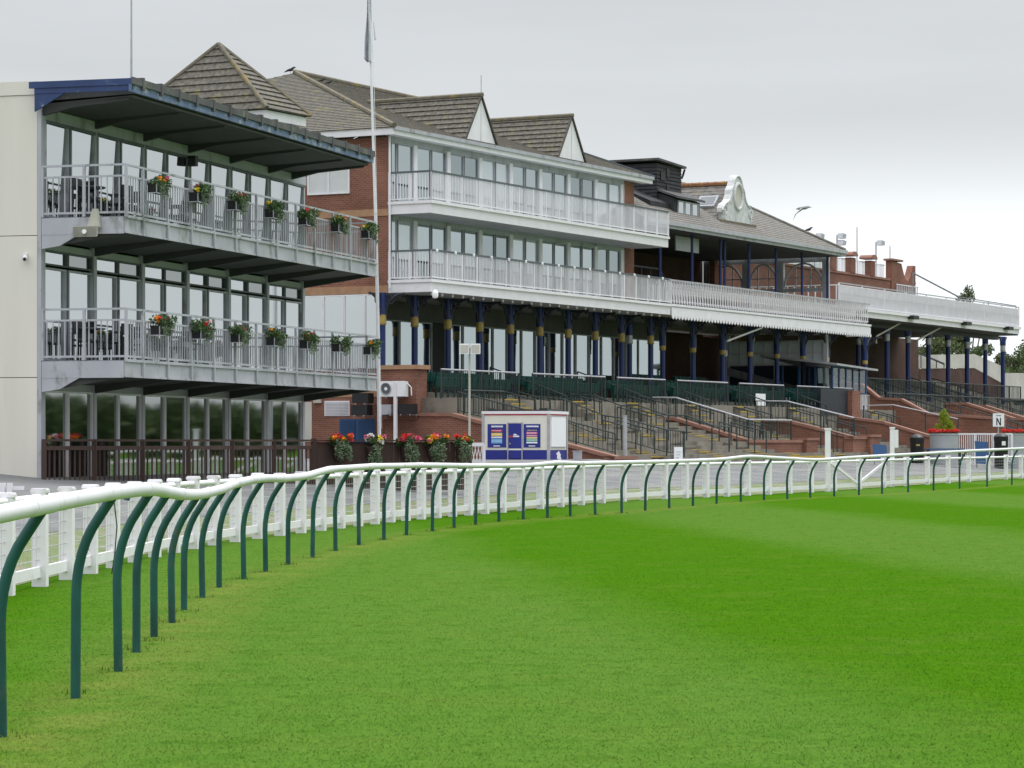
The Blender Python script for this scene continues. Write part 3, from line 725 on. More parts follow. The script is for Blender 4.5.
# ------------------------------------------------------------------ brown timber fence + flower baskets
def brown_fence():
    def pt(px, Y): return Vector(((px-512)*Y/FPX, Y, 0))
    a = pt(44, 60.0); b = pt(314, 69.0); c = pt(472, 70.6)
    za, zb = .45, 1.66
    t = thing('picket_fence', 'dark brown timber railing fence in front of the ground floor windows', 'fence', W, a.x, a.y, .45)
    for zz, ww, hh in ((zb, .09, .05), (zb-.17, .05, .09), (.62, .05, .09)): MB().bar(a+Vector((0,0,zz)), b+Vector((0,0,zz)), ww, hh).build('rail', M['brown'], t)
    mb = MB(); ln = (b-a).length; k = int(ln/.17)
    for i in range(k+1):
        p = a.lerp(b, i/k); mb.bar(p+Vector((0,.03,.5)), p+Vector((0,.03,zb-.17)), .036)
    mb.build('balusters', M['brown'], t)
    for i in range(7):
        p = a.lerp(b, i/6); MB().bar(p+Vector((0,0,.3)), p+Vector((0,0,zb+.02)), .10).build('post', M['brown'], t)
    t = thing('board_fence', 'dark brown close boarded fence carrying five flower baskets', 'fence', W, b.x, b.y, .45)
    mb = MB(); d = (c-b); ln = d.length; k = int(ln/.145); dn = d.normalized()
    for i in range(k):
        p = b.lerp(c, i/k); q = b.lerp(c, (i+.985)/k); h = zb-.04+random.uniform(-.008, .008)
        mb.bar((p+q)/2+Vector((0,0,.42)), (p+q)/2+Vector((0,0,h)), (q-p).length*.98) if False else mb.prism([tuple(p+Vector((0,0,.42))), tuple(q+Vector((0,0,.42))), tuple(q+Vector((0,0,h))), tuple(p+Vector((0,0,h)))], (0, .03, 0))
    mb.build('boards', M['brown'], t)
    MB().bar(b+Vector((0,-.02,zb)), c+Vector((0,-.02,zb)), .1, .04).build('cap_rail', M['brown'], t)
    MB().bar(b+Vector((0,-.03,.2)), b+Vector((0,-.03,zb+.05)), .14).build('post', M['brown'], t)
    fr = Frame(b.x, b.y, d.x, d.y)
    cc = [('petr', 'peto'), ('petp', 'pety', 'petw'), ('petr', 'petp'), ('peto', 'pety', 'petp'), ('petr', 'pety')]
    lb = ['flower basket of red and orange blooms, leftmost on the brown board fence', 'flower basket with one white and pink bloom cluster on the brown board fence', 'flower basket with the largest red blooms in the middle of the brown fence', 'flower basket of peach and yellow blooms on the brown board fence', 'small flower basket at the right end of the brown board fence, by the kiosk']
    for i, p in enumerate((341, 374, 409, 435, 462)):
        s = fr.s_at(p, -.2); w, z = -.17, 1.14
        o = thing('flower_basket', lb[i], 'flower basket', fr, s, w, z, 'flower baskets on the brown fence')
        wd = .25 if i < 4 else .19
        MB().lathe(s, w, [(wd*.4, z-.0), (wd*.7, z+.12), (wd*.8, z+.36), (wd*.7, z+.38)], 14).build('basket', M['brown'], o, True)
        r = random.Random(i+5); org = np.array((s, w, z))
        cl = [(s+r.uniform(-wd, wd), w+r.uniform(-.15, .08), z+.46+r.uniform(0, .12), .11, .10, .1) for k in range(8)]
        q = fastmesh('foliage', leaves(cl, 700, .038, i)-org, 4, M['leaf']); q.parent = o
        cl = [(s+r.uniform(-wd*.6, wd*.6), w-.23+r.uniform(-.06, .03), z+.42-r.uniform(0, .40), .10, .07, .15) for k in range(16)]
        q = fastmesh('trailing_foliage', leaves(cl, 420, .034, i+9)-org, 4, M['sage']); q.parent = o
        for j, cname in enumerate(cc[i]):
            cl = [(s+r.uniform(-wd, wd), w-.12+r.uniform(-.1, .08), z+.5+r.uniform(.0, .16), .085, .08, .065) for k in range(3 if j else 4)]
            q = fastmesh('flowers', leaves(cl, 90, .034, i*7+j, .9)-org, 4, M[cname]); q.parent = o
brown_fence()

# ------------------------------------------------------------------ brick stand
PIT = 2.64
def brick_stand():
    t = thing('brick_stand', 'three storey red brick stand with white balconies and a tiled roof', 'grandstand', S, 11, 8, 1)
    # carcass
    mb = MB().box(.25, 20.7, 2.12, 14, 7.4, 13.3)
    mb.build('core', M['interior'], t)
    MB().box(0, .24, 1.86, 14.5, 7.42, 13.3).build('brick_wall', M['brick'], t); MB().box(20.72, 21.75, 1.86, 14.5, 7.42, 13.3).build('brick_wall', M['brick'], t)
    MB().box(0, .24, 5.75, 14.5, 3.6, 7.40).build('brick_wall', M['brick'], t); MB().box(0, .24, 1.9, 5.74, .5, 4.45).build('brick_wall', M['brick'], t)
    for z0, z1, w0 in ((10.28, 10.55, 1.87), (7.32, 7.62, 1.87), (3.36, 3.62, 1.92)):
        MB().box(-.025, .22, w0, 14.4, z0, z1).build('buff_band', M['buff'], t)
    # side windows
    window(t, 'w', S.w_at(350, 0), S.w_at(308, 0), 0, 11.2, 12.42, .07, 'white', 'blind', split=[(S.w_at(350, 0)+S.w_at(308, 0))/2])
    for k in range(4):
        a = 1.98+.93*k
        window(t, 'w', a, a+.92, -.01, 4.47, 7.3, .05, 'white', 'glass')
    # two glazed storeys
    for fl, (z0, z1, gm) in enumerate(((10.86, 13.10, 'glassw'), (7.87, 10.16, 'glassw'))):
        for k in range(9):
            if k < 8:
                a0 = 2.06+PIT*(k-1)+.13; a1 = 2.06+PIT*k-.13
                if k == 0: a0 = .27
            else: continue
            m_ = (a0+a1)/2 if k else a1-1.19; gm = ('glassw', 'glassw', 'glassv', 'glassc')[(k*5+fl*3) % 4]
            window(t, 's', a0, m_-.04, 1.95, z0, z1, .035, 'palegrey', gm); window(t, 's', m_+.04, a1, 1.95, z0, z1, .035, 'palegrey', gm); MB().box(m_-.038, m_+.038, 1.885, 1.95, z0, z1).build('mullion', M['darkframe'], t)
            MB().box(a1, a1+.26, 1.84, 2.06, z0-.02, z1+.05).build('pillar', M['white'], t)
            if k == 7: MB().box(20.56+.01, 20.7, 1.84, 2.06, z0-.02, z1+.05).build('pillar', M['white'], t)
        MB().box(.2, 20.72, 1.86, 2.08, z1+.0, z1+.24).build('head_board', M['palegrey'], t)
    # eaves and roof
    ze, tn = 13.62, .35
    def zr(w): return ze+(w-1.4)*tn
    MB().box(-.45, 22.7, 1.38, 1.50, 13.32, 13.62).build('gutter', M['white'], t)
    MB().box(-.47, 22.72, 1.30, 1.38, 13.50, 13.64).build('gutter', M['palegrey'], t)
    MB().box(-.45, -.37, 1.5, 12, 13.32, 13.62).build('gutter', M['white'], t)
    MB().box(-.37, 22.7, 1.5, 1.9, 13.34, 13.40).build('soffit', M['white'], t)
    rf = MB(); s0, s1 = -.5, 22.7; wr = 13.0; t2 = 11.4
    roof_plane(rf, [(s0, 1.32, zr(1.32)), (s1, 1.32, zr(1.32)), (s1, wr, zr(wr)), (s0+t2, wr, zr(wr))])
    roof_plane(rf, [(s0, 24.5, zr(1.32)), (s0, 1.32, zr(1.32)), (s0+t2, wr, zr(wr))])
    rf.poly([(s0, 24.5, zr(1.32)), (s0+t2, wr, zr(wr)), (s1, wr, zr(wr)), (s1, 24.5, zr(1.32))])
    rf.poly([(s1, 1.32, zr(1.32)-.03), (s1, 24.5, zr(1.32)-.03), (s1, wr, zr(wr)-.03)])
    r_ = rf.build('roof', M['tile'], t)
    mb = MB(); mb.tube([(s0, 1.32, zr(1.32)+.06), (s0+t2, wr, zr(wr)+.05)], .11, 7); mb.tube([(s0+t2, wr, zr(wr)+.05), (s1, wr, zr(wr)+.05)], .11, 7)
    mb.build('ridge_tiles', M['ridge'], r_)
    MB().bar((s1+.03, 1.3, zr(1.3)), (s1+.03, wr, zr(wr)), .07, .2).build('verge_board', M['darkframe'], r_)
    # gable dormers
    for sd in (7.45, 15.6):
        hw = 1.32; zb = zr(1.9)-.0; za = 15.66; w0 = 1.85; wi = 1.4+(za-ze)/tn
        d = MB()
        wb = w0
        roof_plane(d, [(sd-hw-.12, w0, zb-.15), (sd, w0, za), (sd, wi, za)], .26, .05)
        roof_plane(d, [(sd+hw+.12, w0, zb-.15), (sd, w0, za), (sd, wi, za)], .26, .05)
        o = d.build('dormer', M['tile'], t)
        MB().prism([(sd-hw, w0+.06, zb-.12), (sd+hw, w0+.06, zb-.12), (sd, w0+.06, za-.06)], (0, .05, 0)).build('gable_board', M['white'], o)
        MB().box(sd-.008, sd+.008, w0+.052, w0+.061, zb, za-.25).build('cover_strip', M['palegrey'], o)
        mb = MB(); mb.bar((sd-hw-.1, w0+.04, zb-.12), (sd, w0+.04, za+.02), .09, .07); mb.bar((sd+hw+.1, w0+.04, zb-.12), (sd, w0+.04, za+.02), .09, .07); mb.build('barge_board', M['verge'], o)
        mb = MB().tube([(sd, w0-.03, za+.05), (sd, wi, za+.05)], .10, 7); mb.build('ridge_tiles', M['ridge'], o)
    MB().tube([(7.45, 1.9, 15.7), (7.45, 1.9, 16.5)], .018, 5).build('finial', M['galv'], t)
    # balconies
    for zi, (zt, s_end) in enumerate(((10.82, 21.35), (7.83, 21.6))):
        b = MB().box(.02, s_end-.02, .03, 1.85, zt-.3, zt-.02).build('balcony', M['palegrey'], t)
        f = MB().box(0, s_end, 0, .03, zt-.5, zt-.11); f.box(-.03, .0, 0, 1.85, zt-.5, zt-.11)
        f.box(-.08, s_end+.05, -.08, 0, zt-.13, zt-.02); f.box(-.08, -.03, 0, 1.85, zt-.13, zt-.02); f.box(s_end, s_end+.04, 0, 1.85, zt-.5, zt-.02)
        f.build('edge_board', M['white'], b)
        MB().box(.04, s_end-.04, .04, 1.84, zt-.5, zt-.45).build('soffit', M['palegrey'], b)
        picket_rail(t, [(-.02, 1.82, zt), (-.02, -.02, zt), (s_end, -.02, zt)], 1.08, .118, .026, M['white'], M['darkframe'], (.07, .07), .06, posts=1.18, post_m=M['white'])
    for k in range(15):
        s = .35+1.45*k; o = MB().lathe(s, -.06, [(.05, 8.84), (.062, 8.88), (.055, 8.94), (.02, 8.96)], 10).build('rail_lamp', M['lamp'], t, True)
    s = S.s_at(434, -.15); MB().lathe(s, -.2, [(.03, 7.40), (.10, 7.34), (.125, 7.22), (.10, 7.10), (.03, 7.06)], 12).build('globe_lamp', M['lamp'], t, True)
    for k in range(26):
        s = .5+.82*k; MB().lathe(s, .25, [(.03, 7.22), (.045, 7.26), (.04, 7.33)], 8).build('soffit_lamp', M['lamp'], t, True)
    # rain pipe
    mb = MB().tube([(-.1, 1.75, 13.3), (-.1, 1.75, 10.4), (-.1, 1.75, 7.5)], .045, 7)
    mb.build('downpipe', M['white'], t, True)
    # concourse glazing set back below
    MB().box(.3, 31, 4.75, 14, 3.3, 7.4).build('core', M['interior'], t)
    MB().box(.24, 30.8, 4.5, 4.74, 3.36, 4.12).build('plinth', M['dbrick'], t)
    MB().box(.24, 30.8, 4.52, 4.74, 6.56, 7.29).build('head_board', M['darkboard'], t)  # deep dark board stands in for the soffit's reflection across the pane tops
    k = 0; s = .3
    while s < 30.2:
        w_ = 1.32
        if not (8.0 < s < 9.3):
            window(t, 's', s, s+w_-.02, 4.66, 4.14, 6.55, .05, 'palegrey', 'glassw')
        else:
            MB().box(s, s+w_, 4.66, 4.7, 3.4, 6.55).build('doorway', M['interior'], t)
        s += w_
    MB().box(.05, 46, 1.95, 4.6, 7.30, 7.36).build('soffit', M['midboard'], t)
    # AC plant, louvre and shutters fixed to the base wall
    mz = lambda py, w: S.z_at(py, 0, w)
    def panel(px0, px1, py0, py1, mt, nm, dep=.04, label=None):
        w1, w0 = S.w_at(px0, 0), S.w_at(px1, 0); wm = (w0+w1)/2
        o = MB().box(-dep-.004, -.004, w0, w1, mz(py1, wm), mz(py0, wm)).build(nm, M[mt], t); return o, w0, w1, mz(py1, wm), mz(py0, wm)
    o, w0, w1, z0, z1 = panel(325, 350, 401, 416, 'white', 'louvre_vent')
    mb = MB()
    for k in range(9): z = z0+(z1-z0)*(k+.7)/10; mb.box(-.06, -.046, w0+.04, w1-.04, z, z+.02)
    mb.build('slats', M['palegrey'], o)
    o, w0, w1, z0, z1 = panel(340, 375, 419, 446, 'shutter', 'shutter_doors')
    mb = MB(); wm = (w0+w1)/2
    for k in range(16):
        z = z0+(z1-z0)*(k+.5)/16.5
        for a, b in ((w0+.06, wm-.06), (wm+.06, w1-.06)): mb.box(-.075, -.046, a, b, z, z+.03)
    mb.build('louvres', M['shutter'], o)
    panel(305, 312, 402, 442, 'paleconc', 'notice_panel', .02)
    panel(314.5, 322, 395, 403, 'horn', 'wall_lamp', .1)
    panel(428, 439, 428, 437, 'iron', 'vent_grille', .02)
    return t
brick_stand()

def wall_boxes():
    mz = lambda py, w: S.z_at(py, 0, w)
    def unit(px0, px1, py0, py1, dep, mt, label, fan=None, nm='air_conditioner'):
        w1, w0 = S.w_at(px0, 0), S.w_at(px1, 0); wm = (w0+w1)/2; z0, z1 = mz(py1, wm), mz(py0, wm)
        dep += .32; w1, w0 = S.w_at(px0, -dep-.1), S.w_at(px1, -dep-.1); wm = (w0+w1)/2; z0, z1 = S.z_at(py1, -dep-.1, wm), S.z_at(py0, -dep-.1, wm)
        t = thing(nm, label, 'air conditioner', S, -dep-.1, wm, z0)
        MB().box(-dep-.1, -.4, w0, w1, z0, z1).build('casing', M[mt], t)
        if fan:
            c = w0+(w1-w0)*fan; zc = (z0+z1)/2; r = (z1-z0)*.38
            ring = [(-dep-.112, c+r*math.cos(a), zc+r*math.sin(a)) for a in np.linspace(0, 2*math.pi, 22)]
            MB().tube(ring, .02, 5, False).build('fan_ring', M['palegrey'], t)
            MB().prism([(-dep-.108, c+r*.96*math.cos(a), zc+r*.96*math.sin(a)) for a in np.linspace(0, 2*math.pi, 20)[:-1]], (.004, 0, 0)).build('fan_grille', M['darkframe'], t)
            MB().prism([(-dep-.118, c+r*.3*math.cos(a), zc+r*.3*math.sin(a)) for a in np.linspace(0, 2*math.pi, 12)[:-1]], (.006, 0, 0)).build('fan_hub', M['lamp'], t)
        mb = MB(); mb.bar((-.02, wm-.2, z0-.03), (-dep-.1, wm-.2, z0-.03), .04); mb.bar((-.02, wm+.2, z0-.03), (-dep-.1, wm+.2, z0-.03), .04); mb.build('wall_bracket', M['galv'], t)
        return t
    t = unit(378.5, 402, 381, 396.5, .45, 'signw', 'large white air conditioner with a round fan beside the flagpole', .68)
    w = S.w_at(395.5, -.85); MB().box(-.9, -.8, w-.06, w+.06, .9, 3.9).build('support_post', M['white'], t)
    w0 = S.w_at(402, -.5); MB().tube([(-.5, w0-.02, 3.75), (-.5, w0-.25, 3.85), (-.5, w0-.4, 3.7), (-.5, w0-.42, 3.4)], .022, 6).build('hose', M['signw'], t, True)
    unit(380, 391, 404.5, 414.5, .35, 'palegrey', 'small grey air conditioner below the large white one', None)
    unit(352, 368, 393, 403, .4, 'black', 'upper of two black air conditioners on the brick wall')
    unit(351, 367, 405, 415, .4, 'black', 'lower of two black air conditioners on the brick wall')
    unit(398, 412, 404, 414, .4, 'black', 'black air conditioner on the brick wall right of the white post')
wall_boxes()

# ------------------------------------------------------------------ pyramid roofed tower behind
def tower():
    Y = 95.0; X = (266-512)*Y/FPX
    F = Frame(X, Y, .5314, 1.0)
    a, b = 5.6, 2.6; z0 = EYE+(HZ-109)*Y/FPX; za = EYE+(HZ-43)*97/FPX
    t = thing('stair_tower', 'square tower with a pyramid tiled roof behind the grey building', 'tower', F, b/2, a/2, 0)
    MB().box(.35, b-.35, .35, a-.35, .5, z0-.2).build('wall', M['brick'], t)
    MB().box(.25, b-.25, .25, a-.25, z0-.62, z0-.36).build('cornice', M['palegrey'], t)
    MB().box(0.02, b-.02, .02, a-.02, z0-.34, z0-.02).build('eaves_board', M['white'], t)
    MB().box(b-1.1, b-.2, .0, .34, z0-1.2, z0-.64).build('vent_box', M['darkframe'], t)
    rf = MB(); ap = (b/2, a/2, za); e = .1
    c = [(-e, -e, z0), (b+e, -e, z0), (b+e, a+e, z0), (-e, a+e, z0)]
    for i in range(4): roof_plane(rf, [c[i], c[(i+1) % 4], ap], .3, .05)
    r = rf.build('roof', M['tile'], t)
    mb = MB()
    for q in c: mb.tube([(q[0], q[1], q[2]+.04), (ap[0], ap[1], ap[2]+.03)], .085, 7)
    mb.build('hip_tiles', M['ridge'], r)
tower()

# ------------------------------------------------------------------ columns with brackets
def column(parent, s, w, z0, z1, mt='column', band=(6.15, 6.5), bracket=True, r=.125):
    o = MB().tube([(s, w, z0), (s, w, z1)], r, 12).build('column', M[mt], parent, True)
    mb = MB().tube([(s, w, band[0]), (s, w, band[1])], r+.03, 12); mb.tube([(s, w, band[0]-.05), (s, w, band[0])], [r+.01, r+.05], 12)
    mb.build('band', M['gold'] if bracket else M['galv'], o, True)
    MB().tube([(s, w, band[1]), (s, w, z1)], r*1.35, 10).build('capital', M[mt], o, True)
    if bracket:
        mb = MB()
        for dx, dy in ((1, 0), (-1, 0), (0, -1)):
            pts = []
            for k in range(7):
                a = k/6*math.pi/2; R = .85
                pts.append((s+dx*(.1+R*(1-math.cos(a))), w+dy*(.1+R*(1-math.cos(a))), z1-.95+.9*math.sin(a)))
            mb.tube(pts, .05, 6)
            mb.bar((s+dx*.1, w+dy*.1, z1-.07), (s+dx*.98, w+dy*.98, z1-.07), .05, .09)
            for u in (.3, .6):
                k = pts[int(u*6)]; mb.bar(k, (s+dx*.12, w+dy*.12, z1-.12), .03)
            ring = [(s+dx*(.38+.14*math.cos(a)) , w+dy*(.38+.14*math.cos(a)), z1-.28+.14*math.sin(a)) for a in np.linspace(0, 2*math.pi, 10)]
            mb.tube(ring, .035, 5, False)
        mb.build('bracket', M['iron'], o, True)
    return o

# ------------------------------------------------------------------ old grandstand (middle) 
def old_stand():
    t = thing('old_grandstand', 'old grandstand with blue columns and a slate roof with a white pediment', 'grandstand', S, 33, 5, 3.3)
    ze = 11.62; tn = .555; w0 = .72; s0, s1 = 20.5, 44.95; wr = 6.1; zr = ze+(wr-w0)*tn
    rf = MB(); tt = wr-w0
    roof_plane(rf, [(s0, w0, ze), (s1, w0, ze), (s1-tt, wr, zr), (s0, wr, zr)], .28, .014)
    roof_plane(rf, [(s1, w0, ze), (s1, w0+2*tt, ze), (s1-tt, wr, zr)], .28, .014)
    rf.poly([(s0, wr, zr), (s1-tt, wr, zr), (s1, w0+2*tt, ze), (s0, w0+2*tt, ze)])
    # cross gable behind the pediment
    sp = S.s_at(735, 2.0); zg = 14.2; wg = w0+(zg-ze)/tn
    for sg in (-1, 1):
        roof_plane(rf, [(sp+sg*2.0, 2.1, ze+(2.1-w0)*tn-.02), (sp, 2.1, zg), (sp, wg, zg)], .28, .014)
    r = rf.build('roof', M['slate'], t)
    mb = MB()
    wl = 2.1
    while wl < wg:
        mb.tube([(sp, wl, zg+.06), (sp, min(wl+.42, wg), zg+.06)], [.13, .115], 7); wl += .43
    mb.build('ridge_tiles', M['redridge'], r)
    mb = MB().tube([(s0, wr, zr+.03), (s1-tt, wr, zr+.03)], .1, 7); mb.tube([(s1, w0, ze+.05), (s1-tt, wr, zr+.03)], .09, 7); mb.build('hip_tiles', M['slate'], r)
    gs = (14.2-(ze+(2.1-w0)*tn))/2.0; P_ = [(sp-1.35, 2.5), (sp-.75, 2.5), (sp-.75, 3.5), (sp-1.35, 3.5)]
    sk = MB().prism([(a, b_, zg-gs*(sp-a)+.03) for a, b_ in P_], (-.05, 0, .09)).build('rooflight', M['palegrey'], r)
    P_ = [(sp-1.27, 2.6), (sp-.83, 2.6), (sp-.83, 3.4), (sp-1.27, 3.4)]; MB().prism([(a-.055, b_, zg-gs*(sp-a)+.125) for a, b_ in P_], (-.003, 0, .006)).build('pane', M['skypane'], sk)
    MB().box(s0, s1+.05, w0-.12, w0-.02, ze-.16, ze+.02).build('gutter', M['galv'], t)
    MB().box(s0, s1, w0, w0+.06, ze-.3, ze-.05).build('fascia', M['palegrey'], t)
    MB().box(s1-.03, s1+.05, w0, w0+9, ze-.3, ze-.02).build('fascia', M['palegrey'], t)
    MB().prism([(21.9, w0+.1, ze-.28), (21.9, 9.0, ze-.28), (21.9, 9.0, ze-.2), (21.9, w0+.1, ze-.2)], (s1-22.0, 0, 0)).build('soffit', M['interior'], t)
    # pediment
    zb = ze+(2.0-w0)*tn+.02
    half = [(x*.86, z) for x, z in [(2.02, 0), (2.02, .28), (2.12, .42), (2.1, .62), (1.95, .80), (1.7, .9), (1.45, .98), (1.22, 1.15), (1.05, 1.4), (.98, 1.65), (.86, 1.78), (.74, 1.85), (.62, 2.02), (.52, 2.2), (.34, 2.38), (.14, 2.46)]]
    prof = half+[(-x, z) for x, z in half[::-1]]
    k = .93
    pd = MB().prism([(sp+x, 1.85, zb+z*k) for x, z in prof], (0, .32, 0)).build('pediment', M['oldwhite'], t)
    mb = MB()
    ring = [(sp+.5*math.cos(a), 1.83, zb+1.25+.62*math.sin(a)) for a in np.linspace(0, 2*math.pi, 26)]
    mb.tube(ring, .09, 7, False)
    ring = [(sp+x*.93, 1.84, zb+.06+z*k*.955) for x, z in prof]; mb.tube(ring, .05, 6)
    for sg in (-1, 1):
        spiral = [(sp+sg*(1.55+(.32-.025*i)*math.cos(i*.6)), 1.84, zb+.45+(.32-.025*i)*math.sin(i*.6)) for i in range(12)]
        mb.tube(spiral, .05, 6)
    mb.build('moulding', M['oldwhite'], pd, True)
    MB().prism([(sp+.44*math.cos(a), 1.835, zb+1.25+.56*math.sin(a)) for a in np.linspace(0, 2*math.pi, 22)[:-1]], (0, .012, 0)).build('roundel', M['paleconc'], pd)
    MB().box(sp-2.15, sp+2.15, 1.78, 2.25, zb-.16, zb).build('base_course', M['ridge'], pd)
    # black weatherboarded plant tower + dormer
    sb = S.s_at(656.5, 2.9); zt = 14.66; zl = 13.2
    o = MB()
    n = 12
    for i in range(20):
        z = 11.6+i*.17
        if z < zt-.05: o.prism([(sb-.02, 2.88, z), (sb-.02, 8.2, z), (sb+.02, 8.2, z+.175), (sb+.02, 2.92, z+.175)], (.02, 0, 0)); o.prism([(sb, 2.86, z), (sb+2.75, 2.86, z), (sb+2.75, 2.9, z+.175), (sb, 2.9, z+.175)], (0, .02, 0))
    o.box(sb+.02, sb+2.75, 2.9, 8.2, 11.6, zt)
    pl = o.build('plant_tower', M['timber'], t)
    MB().prism([(sb-.2, 2.7, zt+.13), (sb+2.95, 2.7, zt-.02), (sb+2.95, 8.4, zt-.02), (sb-.2, 8.4, zt+.13)], (0, 0, .1)).build('tower_roof', M['darkroof'], pl)
    mb = MB().box(sb+.35, sb+.85, 2.83, 2.855, 13.9, 14.3); mb.box(sb+1.0, sb+1.3, 2.83, 2.855, 14.1, 14.5); mb.box(sb+1.0, sb+1.3, 2.83, 2.855, 13.4, 13.75); mb.build('vents', M['black'], pl)
    MB().tube([(sb+2.85, 2.75, zt-.05), (sb+2.85, 2.85, zt-.35), (sb+2.8, 2.9, zt-.5)], .05, 6).build('pipe', M['black'], pl, True)
    d0, d1 = S.s_at(676, 2.1), S.s_at(697, 2.1)
    db = MB(); db.prism([(d0-.3, 2.05, 12.1), (d0-.3, 6.2, 14.2), (d0-.3, 6.2, 14.5), (d0-.3, 2.05, 13.0)], (d1-d0+.5, 0, 0)); db.build('dormer', M['timber'], t)
    db = MB(); db.prism([(d0-2.4, 4.6, 13.75), (d0-2.4, 2.3, 12.75), (d0-2.4, 2.3, 12.4), (d0-2.4, 4.6, 12.9)], (2.1, 0, 0)); db.build('dormer', M['timber'], t)
    MB().prism([(d0-.4, 1.85, 13.0), (d1+.4, 1.85, 13.0), (d1+.4, 5.6, 14.35), (d0-.4, 5.6, 14.35)], (0, 0, .1)).build('dormer_roof', M['darkroof'], t)
    for k in range(3):
        a = d0+(d1-d0)*k/3; window(t, 's', a+.02, a+(d1-d0)/3-.02, 2.04, 12.3, 12.92, .05, 'palegrey', 'glass', name='dormer_window')
    # back walls, end screen and decks
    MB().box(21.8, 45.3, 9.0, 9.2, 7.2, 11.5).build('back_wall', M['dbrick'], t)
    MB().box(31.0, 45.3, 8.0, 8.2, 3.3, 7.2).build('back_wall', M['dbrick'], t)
    bd = MB().box(21.65, 46.3, .03, 9, 7.4, 7.82).build('balcony', M['paleconc'], t)
    mb = MB()
    for k in range(6): mb.box(23, 45, 3.6+k*.9, 4.5+k*.9, 7.82, 8.05+.3*k)
    mb.build('raked_steps', M['concrete'], t)
    # white boards and scalloped valance
    f = MB().box(21.65, 46.55, -.02, .03, 7.52, 7.80); f.box(21.62, 46.6, -.1, -.02, 7.72, 7.82)
    f.build('edge_board', M['white'], bd)
    v = MB(); s = 21.65
    v.box(21.65, 46.55, -.07, -.03, 7.30, 7.66)
    while s < 46.4:
        v.prism([(s, -.07, 7.30), (s+.30, -.07, 7.30), (s+.26, -.07, 7.20), (s+.15, -.07, 7.13), (s+.04, -.07, 7.20)], (0, .03, 0)); s += .33
    v.box(46.53, 46.57, -.07, 1.3, 7.2, 7.66)
    v.build('valance', M['white'], bd)
    # tilted white rail with leaning hoops
    rl = MB()
    rl.bar((21.4, -.02, 8.88), (46.5, -.02, 8.88), .08, .07)
    ro = rl.build('railing', M['galv'], t)
    pk = MB(); s = 21.5
    while s < 46.3:
        pk.bar((s, .02, 7.85), (s-.42, -.02, 8.86), .035); pk.bar((s+.1, .35, 7.95), (s-.34, .10, 8.84), .03)
        pk.bar((s+.2, .02, 7.9), (s+.2, .02, 8.84), .03); pk.bar((s+.05, .75, 8.0), (s-.3, .5, 8.8), .04); pk.bar((s+.1, 1.0, 8.0), (s+.1, 1.0, 8.7), .05)
        s += .29
    for z in (7.98, 8.3, 8.6): pk.bar((21.4, .05, z), (46.5, .05, z), .03)
    pk.build('hoops', M['white'], ro)
    # columns (lower and upper)
    for k in range(8):
        s = 22.97+PIT*1.19*k
        s = S.s_at([662.5, 693, 722.5, 750, 777, 803, 827, 865][k], 1.9)
        column(t, s, 1.9, 3.3 if k < 7 else 3.3, 7.36, band=(5.90, 6.08), r=.12)
    for p in (724.5, 629.5): 
        column(t, S.s_at(p, 2.6), 2.6, 3.3, 7.36, band=(5.85 if p > 700 else 6.15, 6.12 if p > 700 else 6.5), r=.12, bracket=False)
    for p in (660, 692, 720.5, 724.7, 749, 776, 802, 827.5):
        s = S.s_at(p, 1.6); MB().tube([(s, 1.6, 7.8), (s, 1.6, 11.4)], .07, 8).build('roof_post', M['column'], t, True)
    # sign board, stairs and rail at the upper level
    a, b = S.s_at(676, 2.2), S.s_at(699, 2.2); MB().box(a, b, 2.2, 2.26, 10.62, 11.3).build('score_board', M['galv'], t)
    a, b = S.s_at(633, 3), S.s_at(668, 3); mb = MB(); mb.bar((22.0, 3, 9.75), (b-1.0, 3, 9.75), .07); mb.bar((b-1.0, 3, 9.75), (b+.6, 3, 8.7), .07)
    for k in range(6): s = 22.0+(b-1-22.0)*k/5; mb.bar((s, 3, 8.0), (s, 3, 9.75), .05)
    mb.build('stair_rail', M['iron'], t)
    s = S.s_at(688, 8.6); MB().box(s-.5, s+.5, 8.92, 8.98, 8.0, 10.0).build('door', M['navyframe'], t)
    # end screen with three arches
    se = 45.2
    es = MB()
    posts = [1.9, S.w_at(781, se), S.w_at(746, se), S.w_at(707, se)]
    for w in posts: es.box(se-.12, se+.12, w-.17, w+.17, 7.82, 11.4)
    es.box(se-.1, se+.1, 1.9, posts[-1], 11.1, 11.4); es.box(se-.08, se+.08, 1.9, posts[-1], 9.55, 9.75)
    o = es.build('end_screen', M['palegrey'], t)
    ar = MB(); GL = []
    for a, b in zip(posts[:-1], posts[1:]):
        m_ = (a+b)/2; R = (b-a)/2-.2
        pts = [(se, m_+R*math.cos(q), 9.8+1.25*math.sin(q)) for q in np.linspace(0, math.pi, 14)]
        ar.tube(pts, .06, 6)
        for w in (m_-R*.4, m_+R*.4): ar.bar((se, w, 9.75), (se, w, 10.95), .05)
        ar.bar((se, a+.2, 10.3), (se, b-.2, 10.3), .05)
        GL.append(MB().box(se-.01, se+.01, a+.2, b-.2, 9.78, 11.08))
    ar.build('glazing_bars', M['palegrey'], o, True); 
    for q in GL: q.build('pane', M['clear'], o)
    st = MB(); st.prism([(se-.5, 8.6, 9.3), (se-.5, 8.6, 9.05), (se-.5, 2.5, 7.85), (se-.5, 2.5, 8.1)], (.2, 0, 0)); st.build('stair_stringer', M['palegrey'], t)
    # lower end screen: small panes over blue panels
    ls = MB(); PN = []; BL = []
    wq = [1.9, 3.3, 4.7, 6.1, 7.5]
    for w in wq: ls.box(se-.1, se+.1, w-.12, w+.12, 3.3, 7.3)
    for z in (5.75, 6.35, 6.95): ls.box(se-.07, se+.07, 1.9, 7.5, z-.05, z+.05)
